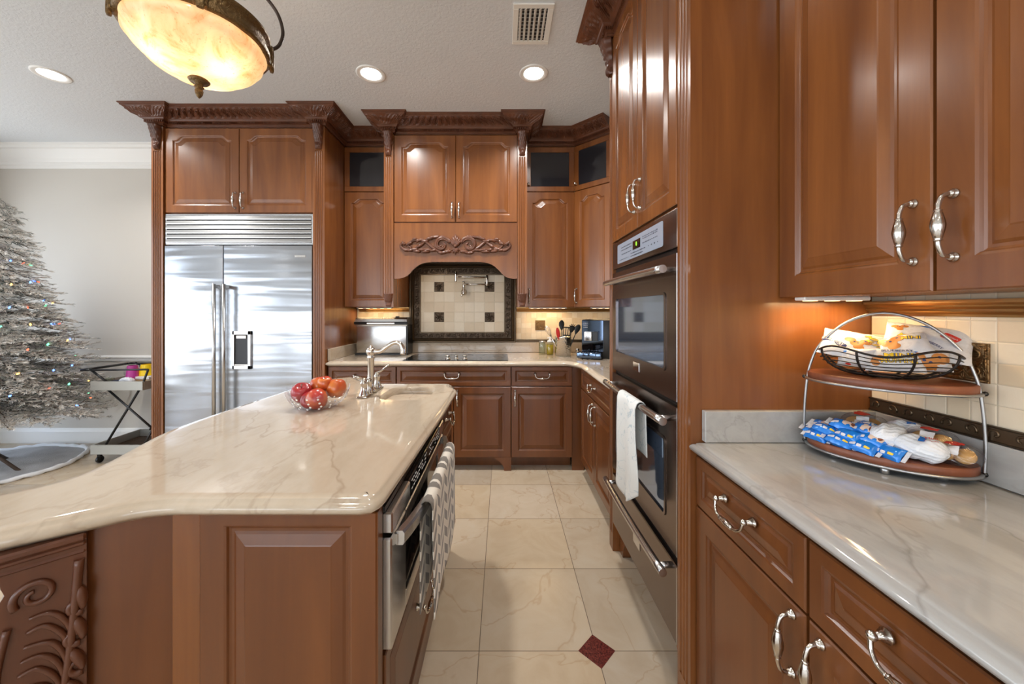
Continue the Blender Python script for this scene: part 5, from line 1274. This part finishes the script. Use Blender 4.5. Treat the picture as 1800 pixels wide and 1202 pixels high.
ring = mb.build('rim', 'lampmetal', r)
for k in range(4):
    a = math.radians(-50+90*k); mb = MB(); mb.X = Matrix.Rotation(a, 4, 'Z'); mb.box(RR-.008, RR+.018, -.022, .022, ZR-.014, ZR+.082, .005, seg=2)
    mb.box(RR+.008, RR+.024, -.012, .012, ZR-.030, ZR+.02, .005, seg=2)
    for q in range(4): mb.tube([(RR+.018, -.014+q*.009, ZR+.0), (RR+.021, -.014+q*.009, ZR+.035), (RR+.018, -.014+q*.009, ZR+.07)], .003, 6)
    mb.X = None; mb.build('bracket', 'lampmetal', ring)
mb = MB(); zb = ZR-.170; mb.lathe([(.001, zb+.012), (.030, zb+.006), (.038, zb-.002), (.032, zb-.010), (.016, zb-.014), (.013, zb-.024), (.018, zb-.030), (.012, zb-.036), (.015, zb-.045), (.013, zb-.058), (.007, zb-.070), (.001, zb-.076)], n=24); mb.build('finial', 'lampmetal', r)
for k in range(4):
    a = math.radians(-50+90*k); mb = MB(); mb.X = Matrix.Rotation(a, 4, 'Z')
    S = [(RR+.01, 0, ZR+.07), (RR+.045, 0, ZR+.11), (RR+.060, 0, ZR+.18), (RR+.035, 0, ZR+.26), (RR-.03, 0, ZR+.32), (RR-.09, 0, ZR+.335), (RR-.125, 0, ZR+.30), (RR-.118, 0, ZR+.262), (RR-.09, 0, ZR+.258), (RR-.082, 0, ZR+.275)]
    P = spline(S, 7); mb.tube(P, [.0075]*(len(P)-6)+[.008, .009, .010, .011, .010, .006], 10)
    mb.tube(spline([(RR-.10, 0, ZR+.335), (RR-.15, 0, ZR+.36), (.03, 0, ZR+.40), (.012, 0, ZR+.43)], 6), .006, 8); mb.X = None; mb.build('scroll_arm', 'iron', r)
mb = MB(); mb.lathe([(.016, ZR+.10), (.022, ZR+.14), (.012, ZR+.2), (.012, ZR+.34), (.024, ZR+.37), (.024, ZR+.41), (.012, ZR+.44), (.010, CZ-.035), (.06, CZ-.03), (.07, CZ-.012), (.07, CZ)], n=24); mb.build('stem_and_canopy', 'iron', r)
for k in range(3):
    a = math.radians(-10+120*k); bx_, by_ = .095*math.cos(a), .095*math.sin(a)
    mb = MB(); mb.lathe([(.004, ZR+.0), (.016, ZR-.01), (.024, ZR-.035), (.024, ZR-.05), (.012, ZR-.072), (.001, ZR-.078)], (bx_, by_, 0), 14); mb.build('bulb', emis('bulb_%d' % k, (1, .80, .5, 1), 6) if k == 0 else bpy.data.materials['bulb_0'], r)
    mb = MB(); mb.tube([(bx_, by_, ZR), (bx_*.8, by_*.8, ZR+.05), (0, 0, ZR+.12)], .006, 8); mb.build('socket_arm', 'iron', r)
    l = bpy.data.lights.new('bulb_light', 'POINT'); l.energy = .75; l.color = (1, .84, .66); l.shadow_soft_size = .03
    o = bpy.data.objects.new('bulb_light', l); o.location = (px+bx_*1.05, py+by_*1.05, ZR-.095); COL.objects.link(o)
# ================================================================ left side: wall plates, tree, skirt, cart
for k, (x, w_, lab) in enumerate(((-4.318, .075, 'white wall plate above the chair rail, nearest the cart'), (-4.42, .075, 'white wall plate above the chair rail, partly behind the tree'))):
    r = thing('wall_plate', lab, 'switch plate', (x, 3.70, 1.05))
    MB().box(-w_/2, w_/2, -.007, 0, -.06, .06, .002).build('cover', 'plate', r); MB().box(-.012, .012, -.012, -.006, -.026, .026, .002).build('rocker', 'white', r)
TXc, TYc = -4.22, 3.02
def flock():
    t = NT('flocked_needles'); n = t.noise(t.coords(), 26, 3, .6)
    t.set(Base_Color=t.ramp(n, [(.35, rgb(184, 178, 170)), (.62, rgb(232, 228, 222))]), Roughness=.85); return t.m
M['needle_w'] = flock(); M['needle_g'] = simple('green_needles', rgb(70, 92, 94), .7); M['twig'] = simple('brown_twig', rgb(74, 58, 46), .8)
r = thing('christmas_tree', 'snow-flocked artificial christmas tree with coloured lights at the left edge', 'christmas tree', (TXc, TYc, 0))
rnd = random.Random(5); V = []; Fc = []; Mi = []; tips = []
def blade(p, d, L, w, side, m):
    n = len(V); q = side*w
    V.extend([tuple(p-q), tuple(p+q), tuple(p+d*L+q*.4), tuple(p+d*L-q*.4)]); Fc.append((n, n+1, n+2, n+3)); Mi.append(m)
mbt = MB(); mbt.tube([(0, 0, .0), (0, 0, 2.25)], [.03, .012], 10)
for a in (0, 2*PI/3, 4*PI/3): mbt.tube([(0, 0, .2), (.28*math.cos(a), .28*math.sin(a), .012)], .012, 6)
levels = 21
for lv in range(levels):
    t_ = lv/(levels-1); z0 = .44+1.80*t_; Rl = .66*(1-t_)**.95+.06; nb = int(17*(1-t_)+5)
    for k in range(nb):
        a = 2*PI*(k+rnd.random()*.7)/nb+lv*.9; L = Rl*rnd.uniform(.82, 1.08); dz = rnd.uniform(-.10, .03)*(1-t_)
        if math.sin(a) > .25: L = min(L, .54/math.sin(a))
        if math.cos(a) < -.25: L = min(L, .62/-math.cos(a))
        st = Vector((.02*math.cos(a), .02*math.sin(a), z0+.06)); en = Vector((L*math.cos(a), L*math.sin(a), z0+dz)); dirb = (en-st).normalized(); side = dirb.cross(UP).normalized()
        mbt.tube([tuple(st), tuple((st+en)/2+UP*.02), tuple(en)], [.005, .004, .002], 5); tips.append((en, a, t_))
        nt = max(5, int(L/.050))
        for j in range(nt+1):
            s = j/nt
            if s < .22: continue
            bp = st+(en-st)*s+UP*.02*math.sin(PI*s)
            for sd in ((-1, 1) if j < nt else (0,)):
                tl_ = (.16*(1-.55*s)+.03)*rnd.uniform(.8, 1.15); td = (dirb*rnd.uniform(.7, 1.0)+side*sd*rnd.uniform(.55, .9)+UP*rnd.uniform(-.05, .30)).normalized()
                nn = int(tl_/.0075)
                for q in range(nn):
                    pp = bp+td*tl_*q/nn
                    for _ in range(3):
                        rv = Vector((rnd.gauss(0, 1), rnd.gauss(0, 1), rnd.gauss(0, 1))); nd = (td*.95+rv.normalized()*.75).normalized()
                        m = 0 if rnd.random() < (.38+.40*s+.15*(nd.z > .2)) else 1
                        blade(pp, nd, rnd.uniform(.018, .030), .0026 if m == 0 else .0014, nd.cross(rv).normalized(), m)
me = bpy.data.meshes.new('foliage'); me.from_pydata(V, [], Fc); me.materials.append(M['needle_w']); me.materials.append(M['needle_g']); me.polygons.foreach_set('material_index', Mi); me.update()
o = link('foliage', me, r, label='grey-white flocked needle branches'); o['kind'] = 'stuff'; mbt.build('trunk_and_branches', 'twig', r, recalc=False)
# light string
rs_ = thing('light_string', 'green wire string of small red, blue, green and amber bulbs wound on the christmas tree', 'string lights', (TXc, TYc, 0))
cols = {'red': ((1, .12, .05, 1), 'red'), 'blue': ((.1, .25, 1, 1), 'blue'), 'green': ((.1, .8, .35, 1), 'green'), 'amber': ((1, .5, .1, 1), 'amber')}
bm_ = {k: MB().lathe([(.003, -.004), (.0055, .0), (.0065, .006), (.004, .013), (.001, .017)], n=8).mesh('bulb', [emis(k+'_bulb', c[0], 5)]) for k, c in cols.items()}
wp = []; cnt = 0
turns = 9
for k in range(900):
    t_ = k/900; a = 2*PI*turns*t_; zz_ = .50+1.55*t_; tt = (zz_-.44)/1.8; Rl = (.66*(1-tt)**.95+.06)*(.86+.05*math.sin(k*.7))
    if math.sin(a) > .25: Rl = min(Rl, .52/math.sin(a))
    p = (Rl*math.cos(a), Rl*math.sin(a), zz_+.02*math.sin(k*.9)); wp.append(p)
    if k % 6 == 3 and -2.6 < ((a+PI/4+PI) % (2*PI))-PI < 2.0 and cnt < 96:
        key = ('blue', 'red', 'green', 'amber', 'blue')[cnt % 5]; link('bulb', bm_[key], rs_, p, (rnd.uniform(-1, 1), rnd.uniform(-1, 1), 0), key+' bulb'); cnt += 1
MB().tube(wp, .0016, 5).build('wire', simple('green_wire', rgb(40, 60, 46), .6), rs_, recalc=False)
# skirt
t = NT('plush_white_skirt'); nn_ = t.noise(t.coords(), 5, 4, .6, .5); t.set(Base_Color=t.ramp(nn_, [(.3, rgb(138, 134, 130)), (.7, rgb(174, 173, 172))]), Roughness=.95, Sheen_Weight=.3); t.bump(t.noise(t.coords(), 160, 3), .6, .008); M['plush'] = t.m
M['plush_w'] = simple('white_plush_trim', rgb(232, 234, 236), .95)
r = thing('tree_skirt', 'grey plush tree skirt with fluffy white edge spread on the floor under the tree', 'tree skirt', (-4.28, 3.06, 0))
def sk(u, v):
    a = 2*PI*u; R0 = .55*(1+.03*math.sin(3*a)+.02*math.sin(7*a+1)); rr = .05+(R0-.05)*v
    rr_y = min(1, .60/max(.3, abs(math.sin(a))*R0)) if math.sin(a) > 0 else 1
    return (rr*math.cos(a), rr*math.sin(a)*rr_y, .006+.022*(1-v)+.016*v*(.5+.5*math.sin(9*a+2*math.sin(2*a)))*math.sin(PI*min(1, v*1.0))+.004)
MB().grid(sk, 90, 16).build('fabric', 'plush', r, recalc=False)
mb = MB(); ed = [sk(k/90, 1) for k in range(90)]; mb.tube([(x, y, .016+.004*math.sin(k*1.7)) for k, (x, y, z) in enumerate(ed)], [.017+.003*math.sin(k*2.1) for k in range(90)], 8, closed=True); mb.build('fluffy_edge', 'plush_w', r)
# bar cart
CX0, CX1, CY0, CY1 = -3.545, -3.095, 3.18, 3.62
r = thing('bar_cart', 'small two-tier serving cart with crossed black legs and silver tray rims by the white wall', 'cart', ((CX0+CX1)/2, (CY0+CY1)/2, 0))
cx_, cy_ = (CX0+CX1)/2, (CY0+CY1)/2; hx, hy = (CX1-CX0)/2, (CY1-CY0)/2
def tray(z0, z1, name):
    mb = MB(); mb.box(-hx, hx, -hy, -hy+.015, z0, z1, .002); mb.box(-hx, hx, hy-.015, hy, z0, z1, .002); mb.box(-hx, -hx+.015, -hy+.015, hy-.015, z0, z1, .002); mb.box(hx-.015, hx, -hy+.015, hy-.015, z0, z1, .002)
    o = mb.build(name, 'silverpaint', r); MB().box(-hx+.014, hx-.014, -hy+.014, hy-.014, z0, z0+.015).build('tray_board', 'dark_wood', o, label='dark wooden tray board'); return o
tray(.635, .712, 'tray'); tray(.085, .165, 'tray')
def bar(mb, p, q, w=.011): mb.tube([p, q], w, 4)
for y in (-hy+.02, hy-.02):
    mb = MB(); bar(mb, (-hx+.115, y, .165), (hx-.045, y, .64)); mb.build('cross_leg', 'black', r)
    mb = MB(); bar(mb, (hx+.07, y, .30), (-hx+.13, y, .64)); bar(mb, (hx+.07, y, .30), (hx-.02, y, .15)) if False else None; bar(mb, (-hx+.13, y, .70), (-hx-.02, y, .812)); bar(mb, (-hx-.02, y, .812), (-hx-.10, y, .806)); mb.build('cross_leg', 'black', r)
    mb = MB(); bar(mb, (hx-.035, y, .64), (hx+.03, y, .812)); bar(mb, (-hx-.02, y, .806), (hx+.03, y, .812), .008); mb.build('rail', 'slate', r)
    mb = MB(); bar(mb, (hx+.07, y, .30), (hx-.01, y, .15)); mb.build('lower_strut', 'black', r)
mb = MB(); bar(mb, (-hx-.10, -hy+.02, .806), (-hx-.10, hy-.02, .806)); mb.build('push_handle', 'black', r)
for x in (-hx+.04, hx-.04):
    for y in (-hy+.04, hy-.04):
        mb = MB(); mb.lathe([(.028, -.010), (.030, -.006), (.030, .006), (.028, .010)], (x, y, .030), 16, 'x'); mb.box(x-.014, x+.014, y-.012, y+.012, .05, .086, .003); mb.build('caster', 'black', r)
def cart_item(name, label, cat, x, y, z=.650): return thing(name, label, cat, (x, y, z))
M['yellowp'] = simple('yellow_plastic', rgb(236, 200, 30), .35); M['magentap'] = simple('magenta_plastic', rgb(176, 60, 140), .3); M['navyp'] = simple('navy_plastic', rgb(34, 46, 74), .4); M['paperw'] = simple('white_paper', rgb(228, 226, 222), .7); M['cardboard'] = simple('cardboard', rgb(176, 142, 104), .8)
def cup(r, mat, R, h, n=24):
    MB().lathe([(R*.62, .0), (R*.66, .004), (R*.96, h-.006), (R*1.02, h), (R*.95, h), (R*.64, .008), (.001, .006)], n=n, cap=False, lobes=12, amp=.03).build('cup', mat, r, recalc=False)
r = cart_item('paper_box', 'flat cardboard box with a white pad on the right of the cart tray', 'box', CX1-.16, 3.42); MB().box(-.08, .08, -.10, .10, 0, .05, .002).build('box', 'cardboard', r); MB().box(-.06, .07, -.09, .09, .051, .075, .004).build('pad', 'paperw', r)
r = cart_item('party_cup', 'yellow plastic cup turned upside down on the cart', 'cup', CX1-.195, 3.42, .726); r.rotation_euler = (PI, 0, 0); r.location.z += .10; cup(r, 'yellowp', .062, .10)
r = cart_item('party_cup', 'magenta ribbed cup turned upside down on the cart', 'cup', CX1-.255, 3.35, .65); r.rotation_euler = (PI, 0, 0); r.location.z += .175
cup(r, 'magentap', .056, .175)
r = cart_item('small_bowl', 'small navy bowl on the cart tray beside the crumpled wrap', 'bowl', CX0+.150, 3.26); MB().lathe([(.025, 0), (.03, .004), (.045, .055), (.041, .055), (.028, .008), (.001, .006)], n=22, cap=False).build('bowl', 'navyp', r, recalc=False)
r, fn = blob('wrapped_bundle', 'crumpled clear and white wrapped bundle in the middle of the cart tray', 'bundle', (CX0+.225, 3.27, .69), (1, 0, 0), (0, 0, 1), .06, .04, .045, 'bagcrinkle', 12)
r, fn = blob('plastic_bag', 'loose clear plastic bag propped behind the navy bowl on the cart', 'bag', (CX0+.16, 3.40, .755), (1, 0, .1), (0, 0, 1), .09, .065, .03, 'plasticclear', 14)
r = cart_item('glass_tumbler', 'small clear tumbler on the left of the cart tray', 'glass', CX0+.075, 3.27); MB().lathe([(.001, 0), (.024, 0), (.030, .075), (.028, .075), (.022, .006), (.001, .005)], n=22, cap=False).build('glass', 'jarglass', r, recalc=False)
